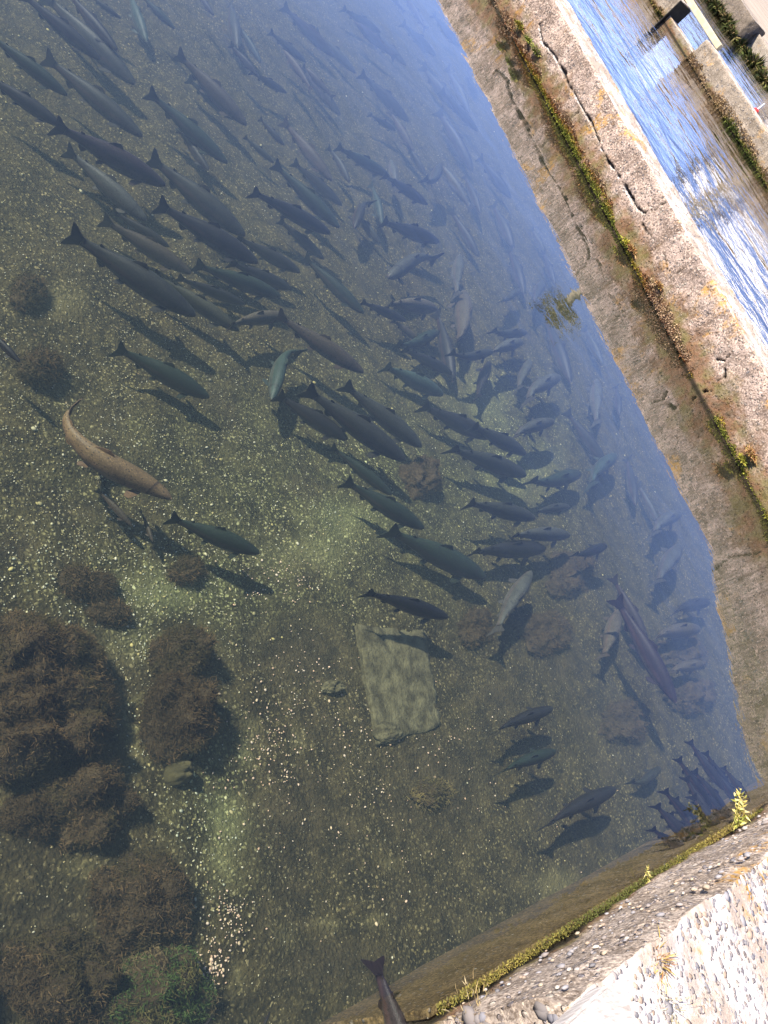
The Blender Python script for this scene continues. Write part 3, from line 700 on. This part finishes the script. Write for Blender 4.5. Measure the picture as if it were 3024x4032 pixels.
boulder(350, 3150, 150, 160, .12, 'dark weedy boulder below the large left pair', 7000, 6)
boulder(110, 3210, 90, 70, .06, 'small weedy hump at the left edge beside the dark boulder', 2500, 7)
boulder(560, 3550, 160, 160, .10, 'lone brown weedy boulder above the pink crumbs near the bottom left', 6500, 8)
boulder(240, 3850, 210, 170, .12, 'broad weedy boulder in the bottom left corner', 9000, 9)
boulder(610, 3920, 190, 180, .11, 'green tinged weedy boulder at the bottom edge', 8000, 10, cols=[(.05, .045, .018), (.07, .06, .022), (.03, .05, .014), (.04, .06, .018), (.08, .06, .03)])
boulder(165, 1445, 70, 55, .07, 'small weedy stone near the left edge below the dark trout head', 1500, 11)
boulder(115, 1150, 52, 50, .05, 'smallest upper weedy stone near the left edge', 1000, 12)
boulder(1665, 1870, 66, 70, .08, 'dark weedy stone below the big grey spotted trout in mid pool', 1600, 13)
boulder(1875, 2470, 62, 66, .06, 'dark stone right of the pale slab corner', 1300, 14)
boulder(2480, 2830, 75, 70, .07, 'dark round weedy stone below the purple trout tail', 1500, 15)
boulder(2725, 2745, 70, 62, .08, 'dark round stone by the nose of the purple trout', 1300, 16)
boulder(2150, 2480, 90, 70, .05, 'low weedy stone left of the tall pale trout tail', 1500, 17)
boulder(2250, 2260, 80, 80, .06, 'dark weedy stone under the small black trout', 1500, 18)
boulder(2690, 2570, 90, 60, .07, 'weedy stone in blue haze beside the purple trout', 1300, 19)
boulder(1700, 3120, 60, 50, .04, 'ochre topped stone alone on the dark gravel below the slab', 700, 20, cols=[(.14, .11, .04), (.09, .07, .03), (.06, .05, .02)])
boulder(1310, 2705, 36, 22, .03, 'flat ochre stone left of the pale slab', 0, 21, mat=M_slab)
boulder(712, 3040, 44, 46, .07, 'smooth round olive stone below the round weedy boulder', 0, 22, 'stone', m_plain('olive_stone', (.026, .023, .01), (.05, .043, .017), 20, .9), rg_=.2)
boulder(300, 2290, 55, 55, .04, 'low dark weed hump in the pale gravel, left one of two', 900, 23)
boulder(395, 2310, 50, 50, .04, 'low dark weed hump in the pale gravel, right one of two', 900, 24)
boulder(740, 2240, 60, 40, .04, 'low weed hump below the shadow of the teal trout', 900, 25)
boulder(440, 2410, 70, 40, .04, 'low weed hump above the large left boulder', 900, 26)
# slab
cs = [at(*q, ZB+.02) for q in [(1408, 2462), (1672, 2478), (1748, 2850), (1496, 2930)]]
cs[2][2] -= .014
bm = bmesh.new(); top = [bm.verts.new(q) for q in cs]; bot = [bm.verts.new((q[0], q[1], ZB-.06)) for q in cs]
bm.faces.new(top); bm.faces.new(bot[::-1])
for i in range(4): bm.faces.new([top[i], bot[i], bot[(i+1) % 4], top[(i+1) % 4]])
bmesh.ops.recalc_face_normals(bm, faces=bm.faces[:])
bmesh.ops.subdivide_edges(bm, edges=bm.edges[:], cuts=24, use_grid_fill=True)
for v in bm.verts: v.co += Vector(mnoise.noise_vector(v.co*9))*.008+Vector(mnoise.noise_vector(v.co*32))*.006-Vector((0, 0, .0))
me = bpy.data.meshes.new('slab'); bm.to_mesh(me); bm.free(); me.polygons.foreach_set('use_smooth', [True]*len(me.polygons))
tag(link('slab', me, M_slab), 'pale oblong concrete slab lying on the pool floor', 'slab')
boulder(1525, 2885, 52, 42, .03, 'pale lump of stone at the lower end of the slab', 0, 28, 'stone', M_slab, rg_=.6)

# loose pebbles and pale crumbs on the bed
def scatter(n, boxes, z0, r, cols, seed, name, label, cat, zlift=.002, flat=.6):
    rg = np.random.default_rng(seed); P, R = [], []
    for k_ in range(n):
        b = boxes[rg.integers(len(boxes))]
        px, py = (rg.normal(b[0], b[2]), rg.normal(b[1], b[3])) if len(b) == 4 else (rg.uniform(b[0], b[1]), rg.uniform(b[2], b[3]))
        q = at(px, py, ZB)
        if q[0] > XN-.03 or q[1] > YF-.03: continue
        P.append((q[0], q[1], float(floor_z(q[0], q[1])[0])+zlift)); R.append(r*np.exp(rg.normal(0, .3)))
    V, F, C = pebbles(P, R, cols, seed, flat)
    return tag(link(name, mesh_np(name, V, F, True, C), M_peb), label, cat, kind='stuff')
scatter(8000, [(-100, 2700, -50, 3950, 0), (-50, 1000, 900, 2700, 0), (400, 1900, 600, 2300, 0)], 0, .0016, [(.28, .26, .17), (.2, .19, .12), (.36, .34, .25), (.3, .25, .12), (.14, .13, .09)], 11, 'gravel', 'small pale stones strewn over the pool floor', 'gravel')
scatter(1200, [(640, 2330, 160, 110), (300, 2250, 160, 120), (1250, 2080, 160, 120), (790, 3350, 70, 160), (1900, 1600, 160, 200), (500, 1750, 300, 220), (560, 2600, 40, 300)], 0, .0022, [(.26, .245, .15), (.34, .32, .23), (.25, .21, .09), (.24, .25, .18)], 12, 'bright_pebbles', 'bright cream and yellow pebbles in patches on the bed', 'pebbles')
scatter(900, [(1170, 2680, 150, 130), (1320, 2900, 260, 190), (1100, 2280, 90, 60), (1700, 2950, 250, 200), (1400, 3250, 300, 230), (880, 3620, 60, 60), (480, 3730, 30, 12), (830, 3800, 25, 60), (1050, 2950, 70, 100)], 0, .0022, [(.36, .24, .16), (.42, .3, .22), (.36, .28, .18), (.42, .34, .26)], 13, 'feed_crumbs', 'pinkish feed crumbs lying on the dark gravel', 'feed', .004, .8)
scatter(260, [(-50, 2700, 50, 2600, 0)], 0, .0042, [(.27, .23, .09), (.3, .28, .17), (.2, .18, .09)], 14, 'yellow_pebbles', 'larger yellowish pebbles dotted over the bed', 'pebbles', .003, .45)

# ------------------------------------------------------------------ trout
SX = np.array([0, .012, .035, .08, .14, .2, .28, .38, .48, .58, .68, .76, .83, .88, .905])
HU = 1.16*np.array([.004, .018, .031, .047, .062, .074, .086, .092, .09, .079, .062, .048, .037, .033, .034])
HD = 1.16*np.array([.004, .016, .028, .045, .062, .076, .09, .097, .094, .08, .06, .045, .035, .031, .032])
WD = 1.18*np.array([.004, .016, .028, .04, .049, .055, .061, .063, .059, .05, .038, .028, .019, .012, .008])
def spine(bend):
    s = np.linspace(0, 1.02, 60); k_ = 2.6*bend*(s-.32)*np.where(s < .32, .6, 1.25)
    th = np.cumsum(k_)*(s[1]-s[0]) - bend*.03
    x = -np.concatenate([[0], np.cumsum(np.cos(th))[:-1]])*(s[1]-s[0]); y = -np.concatenate([[0], np.cumsum(np.sin(th))[:-1]])*(s[1]-s[0])
    th0 = math.atan2(y[-2], x[-2])-math.pi; c_, s_ = math.cos(-th0), math.sin(-th0)
    x, y, th = x*c_-y*s_, x*s_+y*c_, th+(-th0)
    Lc = -x[-2]; x = x/Lc; y = y/Lc
    x = x+.5
    return s, x, y, th, 1/Lc
def fish_mesh(bend):
    s, x, y, th, g = spine(bend)
    pos = lambda t: (np.interp(t, s, x), np.interp(t, s, y), np.interp(t, s, th))
    def place(t, lat, z):
        px, py, a = pos(t); return (px-lat*g*math.sin(a), py+lat*g*math.cos(a), z*g)
    NR = 16; V, F = [], []
    st = np.unique(np.concatenate([np.linspace(0, .06, 5), np.linspace(.06, .905, 24)]))
    for t in st:
        hu, hd, wd = np.interp(t, SX, HU), np.interp(t, SX, HD), np.interp(t, SX, WD)
        for j in range(NR):
            q = 2*math.pi*j/NR; cz = math.sin(q); cl = math.cos(q)
            V.append(place(t, wd*math.copysign(abs(cl)**.9, cl), (hu if cz > 0 else hd)*cz))
    F = grid_faces(len(st), NR, 0, True)
    F.append(tuple(range(NR))); F.append(tuple(reversed(range((len(st)-1)*NR, len(st)*NR))))
    out = {'body': mesh_np('trout_body', V, F)}
    def fin(name, ring, thick=.004):       # ring of (t, lateral, z)
        n_ = len(ring); cen = np.mean(ring, axis=0)
        nrm = np.cross(np.array(ring[1])-np.array(ring[0]), np.array(ring[-1])-np.array(ring[0])); nrm = nrm/max(np.linalg.norm(nrm), 1e-9)*thick/2
        A = [place(*(np.array(p)+nrm)) for p in ring]+[place(*(np.array(p)-nrm)) for p in ring]+[place(*(cen+nrm*1.6)), place(*(cen-nrm*1.6))]
        Fc = []
        for i in range(n_):
            j = (i+1) % n_; Fc += [(i, j, 2*n_), (n_+j, n_+i, 2*n_+1), (i, n_+i, n_+j, j)]
        out.setdefault(name, []).append(mesh_np(name, A, Fc, False))
    fin('tail_fin', [(.885, 0, .03), (.93, 0, .056), (.985, 0, .104), (1.01, 0, .112), (1.0, 0, .06), (.982, 0, 0), (1.0, 0, -.062), (1.01, 0, -.112), (.985, 0, -.104), (.93, 0, -.056), (.885, 0, -.03)])
    fin('dorsal_fin', [(.43, 0, .085), (.46, .004, .125), (.485, .008, .142), (.54, .008, .12), (.57, 0, .095), (.57, 0, .075), (.5, 0, .08)])
    fin('adipose_fin', [(.745, 0, .046), (.765, 0, .066), (.795, 0, .072), (.795, 0, .055), (.78, 0, .04)])
    fin('anal_fin', [(.68, 0, -.055), (.70, 0, -.095), (.72, 0, -.11), (.755, 0, -.085), (.77, 0, -.045)])
    for sg in (1, -1):
        fin('pectoral_fin', [(.19, sg*.045, -.05), (.22, sg*.085, -.075), (.265, sg*.125, -.092), (.30, sg*.12, -.095), (.29, sg*.08, -.08), (.24, sg*.045, -.062)])
        fin('pelvic_fin', [(.52, sg*.03, -.078), (.55, sg*.06, -.098), (.59, sg*.075, -.108), (.60, sg*.055, -.1), (.57, sg*.025, -.078)])
        bm = bmesh.new(); bmesh.ops.create_uvsphere(bm, u_segments=8, v_segments=6, radius=.0095)
        c_ = Vector(place(.052, sg*.0305, .010))
        for v in bm.verts: v.co += c_
        me = bpy.data.meshes.new('eye'); bm.to_mesh(me); bm.free(); out.setdefault('eye', []).append(me)
    out['body'].materials.append(M_skin)
    for k_, l in out.items():
        if k_ != 'body':
            for me in l: me.materials.append(M_eye if k_ == 'eye' else M_fin)
    return out
LIB = {}
COLS = {'grey': (.019, .02, .016), 'dark': (.011, .0105, .0105), 'black': (.005, .005, .006), 'teal': (.012, .019, .012), 'olive': (.026, .026, .015),
        'brown': (.038, .03, .02), 'tan': (.06, .05, .034), 'orange': (.115, .078, .04), 'pale': (.042, .043, .036), 'purple': (.022, .016, .019), 'pteal': (.024, .038, .031)}
TROUT = [
#FISH-START
 (78,-24,398,235,.12,.1,'dark','big dark trout cut by the top edge, leftmost of the three along that corner'),
 (170,-30,530,340,.17,.1,'grey','long grey trout close beside the big dark one at the top left corner'),
 (265,-40,462,205,.11,-.3,'dark','dark arched trout at the top edge, right of the long grey pair in the corner'),
 (350,-20,476,75,.14,0,'grey','blunt grey trout head just entering at the top edge right of the dark arched trout'),
 (505,-40,580,165,.2,-.2,'pteal','pale teal trout pointing straight down from the top edge'),
 (548,-20,690,112,.13,.1,'teal','slim teal trout at the top edge just right of the pale teal one'),
 (775,-30,842,62,.13,.1,'dark','short dark trout nose at the top edge above the glinting brown trout'),
 (-55,135,268,375,.13,.15,'teal','dark teal trout cut by the left edge, upper of the two there'),
 (175,217,560,545,.13,.15,'grey','dark grey trout with raised tail behind the teal nose at the left edge'),
 (-70,290,245,500,.12,.2,'dark','bulky dark trout cut by the left edge below the teal one'),
 (205,500,655,726,.1,.3,'purple','purplish dark trout with broad fanned tail in the upper left school'),
 (255,590,578,868,.16,.2,'pale','hazy pale trout with a dark head below the purplish trout'),
 (575,370,902,638,.13,.3,'teal','spotted teal green trout with forked tail in the upper left, alone on gravel'),
 (700,505,822,675,.19,.1,'dark','small dark trout tucked under the spotted teal green forked tail trout'),
 (690,215,975,490,.14,.3,'brown','pale brown trout with a bright glint on its back'),
 (735,312,922,470,.19,.2,'teal','faint teal trout under the glinting brown trout'),
 (905,10,940,185,.18,-.2,'grey','thin grey trout near the top edge pointing straight down'),
 (905,172,1015,300,.13,.1,'dark','small dark tailed trout right of the glinting brown trout'),
 (930,95,1030,245,.18,.1,'teal','bluish small trout over the dark tailed one near the top'),
 (440,828,665,975,.2,.1,'dark','dim dark trout low over the bed above the largest spotted trout'),
 (620,800,1012,1040,.09,.15,'dark','very dark trout with a wide fan tail, left centre of the school'),
 (585,620,965,930,.13,.2,'grey','long grey trout whose tail fin stands just above the dark fan tail trout'),
 (265,920,772,1243,.09,.15,'grey','largest spotted grey trout with raised tail at the left'),
 (600,1080,942,1305,.15,.2,'olive','speckled olive trout half hidden behind the largest spotted grey trout'),
 (690,1098,968,1195,.19,.1,'dark','dark trout shadowing the speckled olive one from behind'),
 (400,862,752,1080,.18,.2,'brown','dim brownish trout above the back of the largest spotted trout'),
 (768,1038,1102,1172,.15,.15,'teal','blue green trout with spiky tail behind the speckled olive one'),
 (900,1040,1152,1135,.19,.1,'dark','dark trout lying just above the blue green spiky tailed trout'),
 (985,760,1305,918,.1,.3,'dark','dark broad trout in the upper middle with its belly to the camera'),
 (1095,870,1278,1018,.2,.1,'dark','slim trout put in as shade under the dark broad trout of the upper middle'),  # dark fish added where the bed only carries a shadow
 (930,930,1180,1075,.18,.1,'dark','dark slim trout ahead of the very dark fan tail one'),
 (1195,1010,1432,1238,.14,.2,'teal','slender teal trout with small dark dorsal fin, upper middle'),
 (1090,1235,1428,1472,.09,.1,'brown','big brown speckled trout in the centre left with a clear dark eye'),
 (905,1285,1120,1245,.13,0.5,'tan','tan trout whose curved back shows behind the big brown speckled tail'),
 (1190,1392,1068,1575,.14,-1.9,'pteal','teal trout curled into an arch above its own shadow'),
 (448,1378,828,1562,.17,.3,'teal','deep teal trout over bare gravel, right of the white ring shell'),
 (300,1600,672,1968,.07,-3.2,'orange','orange brown curved trout alone at the left'),
 (378,1930,520,2068,.19,.3,'brown','dull brown trout underneath the orange brown curved trout, left one'),
 (552,2010,602,2132,.2,.2,'brown','small brown trout nose below the orange brown curved trout'),
 (662,2040,1022,2178,.13,.1,'teal','dark teal trout below and right of the orange brown one'),
 (-70,1280,80,1428,.09,.1,'dark','dark trout head poking in from the left edge'),
 (1195,1535,1597,1812,.08,.15,'grey','big grey spotted trout in mid pool with pale nose'),
 (1085,1560,1372,1728,.15,.1,'dark','dark trout just left of the big grey spotted one'),
 (1345,1520,1665,1757,.13,.15,'grey','plain grey trout just right of the big grey spotted one'),
 (1300,1758,1542,1950,.15,.2,'teal','long thin teal trout with forked tail below the big grey one'),
 (1355,1895,1667,2083,.12,.2,'teal','green backed trout below the long thin teal one'),
 (1505,1450,1750,1552,.19,0.3,'pteal','pale teal trout low over the bed left of mid pool'),
 (1422,1188,1597,1266,.12,.2,'dark','dark trout with a pink flank in the middle of the upper pool'),
 (1545,1262,1652,1342,.18,.1,'brown','small pinkish trout ahead of the pink flanked one'),
 (1520,1208,1725,1215,.1,0.5,'tan','pale brown trout with black dorsal fin facing right, upper centre'),
 (1718,1028,1535,1085,.09,-0.9,'pale','pale grey trout bent in an arc and facing left, upper centre'),
 (1558,1355,1722,1308,.14,-0.6,'teal','grey green trout curving upward, left of the dark slender pair'),
 (1580,1380,1785,1468,.18,.2,'dark','dark trout lying below the grey green curving trout'),
 (1796,1172,1812,1000,.13,.3,'pale','pale slim trout pointing up the picture right of centre'),
 (1785,1357,1832,1140,.14,-.6,'tan','tan slender trout pointing up below the pale slim one'),
 (1710,1230,1790,1500,.2,.2,'dark','long dark trout low between the tan slender one and the grey green one'),
 (1772,1385,1938,1388,.08,-0.9,'grey','grey trout sagging in a shallow curve nose to tail with another'),
 (1930,1395,2057,1345,.08,0.3,'pale','plump grey trout in line ahead of the sagging grey one'),
 (1930,1305,2078,1308,.1,-0.4,'grey','grey trout with dark dorsal spot just above the plump one'),
 (1880,1570,1925,1425,.18,.2,'dark','dark blunt trout shape for a shadow pointing up in front of the bright green gravel'),  # dark fish stands where a trout's shadow falls
 (1660,1598,1925,1728,.17,.2,'dark','wide dark trout left of the bright green gravel patch'),
 (1855,1680,2072,1787,.1,.3,'grey','grey trout with dark snout over the bright green gravel'),
 (1765,1770,2072,1872,.13,.2,'grey','long grey trout below the dark snouted one'),
 (1838,1985,2108,2042,.1,.3,'grey','grey trout with raised dark tail below the bright gravel'),
 (2022,1728,2177,1660,.09,0.6,'pale','pale trout with two dark back fins facing right near the bright gravel'),
 (2228,1617,2388,1832,.2,0,'dark','straight dark stripe like trout in the blue haze'),
 (2352,1672,2345,1495,.14,.2,'pale','faint pale trout pointing up beside the dark stripe like one'),
 (2322,1925,2428,1788,.14,0.7,'pteal','pale teal trout curving up in the blue haze'),
 (2072,1898,2292,1860,.14,-.4,'teal','broad green grey trout right of the bright gravel'),
 (2075,1592,2203,1483,.1,0.8,'pale','pale purple trout with a whip tail in the blue haze'),
 (2040,1537,2087,1418,.17,.3,'pale','thin pale trout just left of the whip tailed one'),
 (2098,1207,2147,1100,.12,.4,'grey','small grey trout pointing up near the reflected plant'),
 (1965,1190,2047,1138,.13,-.3,'grey','small blunt trout left of the one by the reflected plant'),
 (2145,1238,2243,1510,.2,.1,'dark','narrow dark trout running down from the reflected plant'),
 (2000,978,2068,1158,.18,.1,'dark','dark slim trout in haze, nearest above the small blunt one'),
 (2135,990,2188,1122,.17,.1,'dark','hazy dark trout at the wall reflection just above the small grey upward one'),
 (2300,1288,2372,1442,.2,.1,'grey','faint trout streak below the reflected plant'),
 (2422,1520,2442,1630,.17,.1,'dark','short dark trout along the wall reflection, right middle'),
 (1850,2180,2148,2160,.14,.2,'dark','dark long trout under the pale one with black fin slots'),
 (2008,2118,2248,2105,.08,.4,'pale','pale brown trout with two black fin slots facing right'),
 (2108,2018,2237,1995,.12,.3,'grey','short grey trout above the pale black slotted one'),
 (2258,2182,2385,2150,.07,-0.3,'black','small black trout with forked tail right of mid pool'),
 (1955,2492,2087,2252,.1,.3,'pale','pale purple trout rising head up beside the dark weedy stones'),
 (2422,2352,2660,2768,.05,.15,'purple','long purple brown trout near the surface with notched tail'),
 (2405,2272,2560,2545,.1,.1,'purple','purple trout partly hidden behind the longest purple brown one'),
 (2368,2592,2437,2400,.15,-.2,'tan','tan trout pointing up left of the purple brown pair'),
 (2572,2522,2758,2475,.12,.5,'tan','pale tan trout to the right of the purple brown pair, upper one'),
 (2632,2655,2768,2612,.13,.4,'tan','smaller tan trout right of the purple brown head'),
 (2590,2298,2672,2148,.1,.2,'pale','pale fawn trout rising beside the wall reflection'),
 (2572,2112,2678,2018,.12,.6,'pale','hazy pale trout curved upward above the fawn one by the wall reflection'),
 (2650,2420,2795,2370,.13,.5,'dark','dusky blue trout with a visible eye touching the wall reflection'),
 (1952,2882,2172,2790,.1,.3,'dark','dark trout facing right, uppermost of the three in the lower right'),
 (1962,3048,2192,2955,.09,.3,'teal','dark teal trout, middle of the three in the lower right'),
 (2148,3258,2422,3105,.08,.3,'dark','thick dark trout, lowest and largest of the three in the lower right'),
 (2472,3078,2602,3022,.19,-0.9,'grey','dim bent trout between the thick dark trout and the corner shoal'),
 (1428,2340,1772,2428,.08,.2,'black','black trout just above the pale concrete slab'),
 (1520,2090,1912,2275,.13,.15,'teal','large dull green trout right of the centre above the black one'),
 (1462,3775,1700,4470,.04,.15,'purple','trout tail with a notched edge at the bottom by the pebbly wall'),
 (790,4060,840,4000,.06,0,'dark','dark snout showing at the bottom edge beside the weedy boulder'),
 (1020,4080,1062,3985,.06,0,'dark','dark blunt nose at the bottom edge, right one of two'),
 (2712,2915,2851,3113,.035,.1,'dark','dark tail and back, topmost of the corner shoal'),
 (2690,3058,2831,3279,.035,.1,'dark','purple fan tail trout at the left front of the corner shoal'),
 (2728,3030,2872,3219,.035,.1,'black','dusky trout behind the purple fan tail in the corner shoal'),
 (2578,3168,2745,3335,.035,.1,'dark','spiky tailed trout, leftmost of the corner shoal'),
 (2655,3140,2776,3331,.035,.1,'black','dark trout between the spiky and fan tails of the corner shoal'),
 (2806,3020,2926,3195,.035,.1,'black','dark trout with a twin pointed tail at the top right of the corner shoal'),
 (2845,3018,2953,3158,.035,.1,'dark','bluish trout farthest right in the corner shoal'),
 (2750,3092,2891,3267,.035,.1,'black','dark trout in the middle of the corner shoal'),
 (2562,3262,2728,3370,.035,.1,'black','dim trout lowest in the corner shoal against the pebbly wall foot'),
 (2630,3200,2771,3364,.035,.1,'dark','dusky trout second lowest in the corner shoal'),
 (1452,450,1560,515,.17,.1,'dark','hazy dark oval trout in the upper middle of the dense shoal'),
 (1465,805,1398,895,.12,-1.3,'dark','small dark trout curled in a hook near the upper middle'),
 (1455,725,1508,882,.15,.3,'pteal','pale teal trout pointing down behind the hook curled one'),
 (1510,690,1682,808,.08,0.4,'dark','dark trout with ragged back fins crossing a pale pink one'),
 (1562,748,1540,628,.12,.2,'pale','pale pink trout pointing up across the ragged finned one'),
 (1662,705,1735,645,.08,-1.4,'grey','tiny grey trout bent like a hook in the upper right haze'),
 (1505,872,1727,957,.09,.3,'dark','dark trout with clear dorsal fin left of the bent grey arc'),
 (1858,828,1745,655,.11,.2,'pale','pale trout heading up the picture with dark tail in the upper right haze'),
 (1322,580,1535,695,.14,.3,'teal','broad teal trout in the dense shoal above the pale pink one'),
 (1288,580,1378,718,.17,.9,'grey','curved slim trout left of the broad teal one in the dense shoal'),
 (1108,478,1312,712,.13,.3,'brown','brownish trout with a glint in the left of the dense shoal'),
 (1150,640,1350,808,.2,.2,'dark','dark low trout added as the shadow beneath the glinting brownish one'),  # this fish takes the place of a cast shadow
 (1075,645,1338,897,.13,.1,'teal','long thin spotted trout beneath the brownish one of the dense shoal'),
 (1020,468,1122,572,.17,.1,'dark','dark short trout just left of the brownish one in the dense shoal'),
 (985,280,1128,368,.15,.1,'dark','dark smooth trout at the left rim of the dense shoal'),
 (1225,357,1120,198,.12,-.4,'brown','brown trout heading up with a dark flag tail in the dense shoal'),
 (1312,388,1208,268,.12,.1,'brown','brown trout heading up with a reddish tail, right of the flag tailed one'),
 (1060,125,1205,245,.13,.1,'grey','grey trout below the top edge left of the long dusky pair'),
 (1108,28,1322,222,.16,.1,'purple','long dusky trout at the left of the top edge haze'),
 (1348,30,1497,132,.16,.1,'grey','faint grey trout in the top haze, right of the long dusky one'),
 (1558,232,1400,88,.13,.1,'purple','mauve trout heading up with a spread tail in the top haze'),
 (1418,288,1608,482,.17,.5,'dark','dark curved trout under the mauve spread tailed one'),
 (1528,438,1632,592,.14,.2,'brown','pinkish brown trout right of the hazy dark oval one'),
 (1578,93,1718,218,.16,.1,'dark','dark trout in the top haze midway to the wall'),
 (1678,118,1598,-15,.11,.1,'dark','dark trout heading up out of the top edge, right one of two'),
 (1592,48,1530,-30,.11,.1,'dark','dark trout heading up out of the top edge, left one of two'),
 (1660,258,1802,442,.18,.1,'grey','faint grey trout in the haze left of the reflected wall top'),
 (1732,358,1885,515,.16,.1,'dark','dark trout near the wall reflection, upper of the two long ones'),
 (1755,268,1852,442,.18,.1,'grey','dim trout hugging the wall reflection near the top'),
 (1718,438,1868,672,.17,.1,'dark','long dark trout left of the wall reflection, above the upward pale one'),
 (1828,688,1892,842,.18,.1,'dark','dark slim trout behind the tail of the upward pale one'),
 (1885,618,2012,782,.17,.1,'dark','dark trout against the wall reflection, right of the upward pale one'),
 (1772,828,1888,1012,.18,.1,'dark','dark slim trout left of the dark streaks in haze'),
 (1700,58,1812,182,.17,.1,'dark','hazy trout nearest the wall reflection at the top edge'),
 (1832,198,1873,332,.18,.1,'grey','faint trout beside the wall reflection below the top edge'),
 (1182,268,1342,452,.2,.1,'dark','shadow shaped as a dark trout under the brown reddish tailed one'),  # cast shadow modelled as an extra dark fish
 (1240,120,1400,290,.18,.1,'grey','grey trout between the long dusky one and the mauve one'),
 (1480,130,1600,260,.19,.1,'dark','shadowy trout right of the mauve spread tail'),
 (1590,560,1680,690,.19,.1,'dark','low dark trout below the pinkish brown one'),
 (1380,820,1500,960,.2,.1,'grey','low grey trout under the hook curled dark one'),
 (1940,800,2020,980,.2,.1,'dark','slim shadowy trout running down between the pale upward one and the wall'),
 (2090,900,2150,1000,.19,.1,'grey','faint small trout by the wall reflection above the plant'),
 (2470,1800,2500,1990,.19,.1,'dark','slim dark trout along the wall reflection, right of the pale teal curving one'),
 (2510,1900,2600,2080,.19,.1,'grey','faint grey trout by the wall reflection above the hazy pale curve'),
 (960,540,1080,640,.19,.1,'grey','low grey trout between the glinting brown pair'),
 (330,640,480,790,.2,.1,'dark','dim low trout left of the hazy pale dark headed one'),
 (2660,2985,2808,3180,.035,.1,'black','dark trout with its back to the blue water, upper rear of the corner shoal'),
 (2770,2960,2894,3135,.035,.1,'black','slim dark trout between the topmost and the twin tailed of the corner shoal'),
 (2610,3110,2772,3285,.035,.1,'black','dusky trout tucked over the spiky tailed one in the corner shoal'),
 (2690,3190,2825,3345,.035,.1,'black','dark trout near the moss edge, middle bottom of the corner shoal'),
 (2800,3120,2908,3268,.035,.1,'black','dark trout nosing the wall reflection at the right of the corner shoal'),
 (2720,3130,2868,3319,.035,.1,'dark','deepest purple trout at the heart of the corner shoal'),
#FISH-END
]
for i, (tx, ty, hx, hy, zf, bend, ck, lab) in enumerate(TROUT):
    zf = .27-(.27-zf)*.58 if zf > .055 else zf+.03; zz = -zf*S; T, Hd = at(tx, ty, zz), at(hx, hy, zz)
    v = Hd-T; L = float(np.linalg.norm(v)); c_ = (T+Hd)/2
    if bend not in LIB: LIB[bend] = fish_mesh(bend)
    lib = LIB[bend]; col = np.array(COLS[ck])*(.85+.3*random.random())
    o = bpy.data.objects.new('trout', lib['body']); COL.objects.link(o)
    o.location = c_; o.rotation_euler = (math.radians(random.uniform(-9, 9)), math.radians(random.uniform(-2, 3)), math.atan2(v[1], v[0])); gr = random.uniform(.78, 1.0); o.scale = (L, L*gr, L*gr)
    o.color = (*col, 1); tag(o, lab, 'trout', 'trout swimming in the pool')
    for nm, l in lib.items():
        if nm == 'body': continue
        for me in l:
            q = bpy.data.objects.new(nm, me); COL.objects.link(q); q.parent = o; q.color = o.color
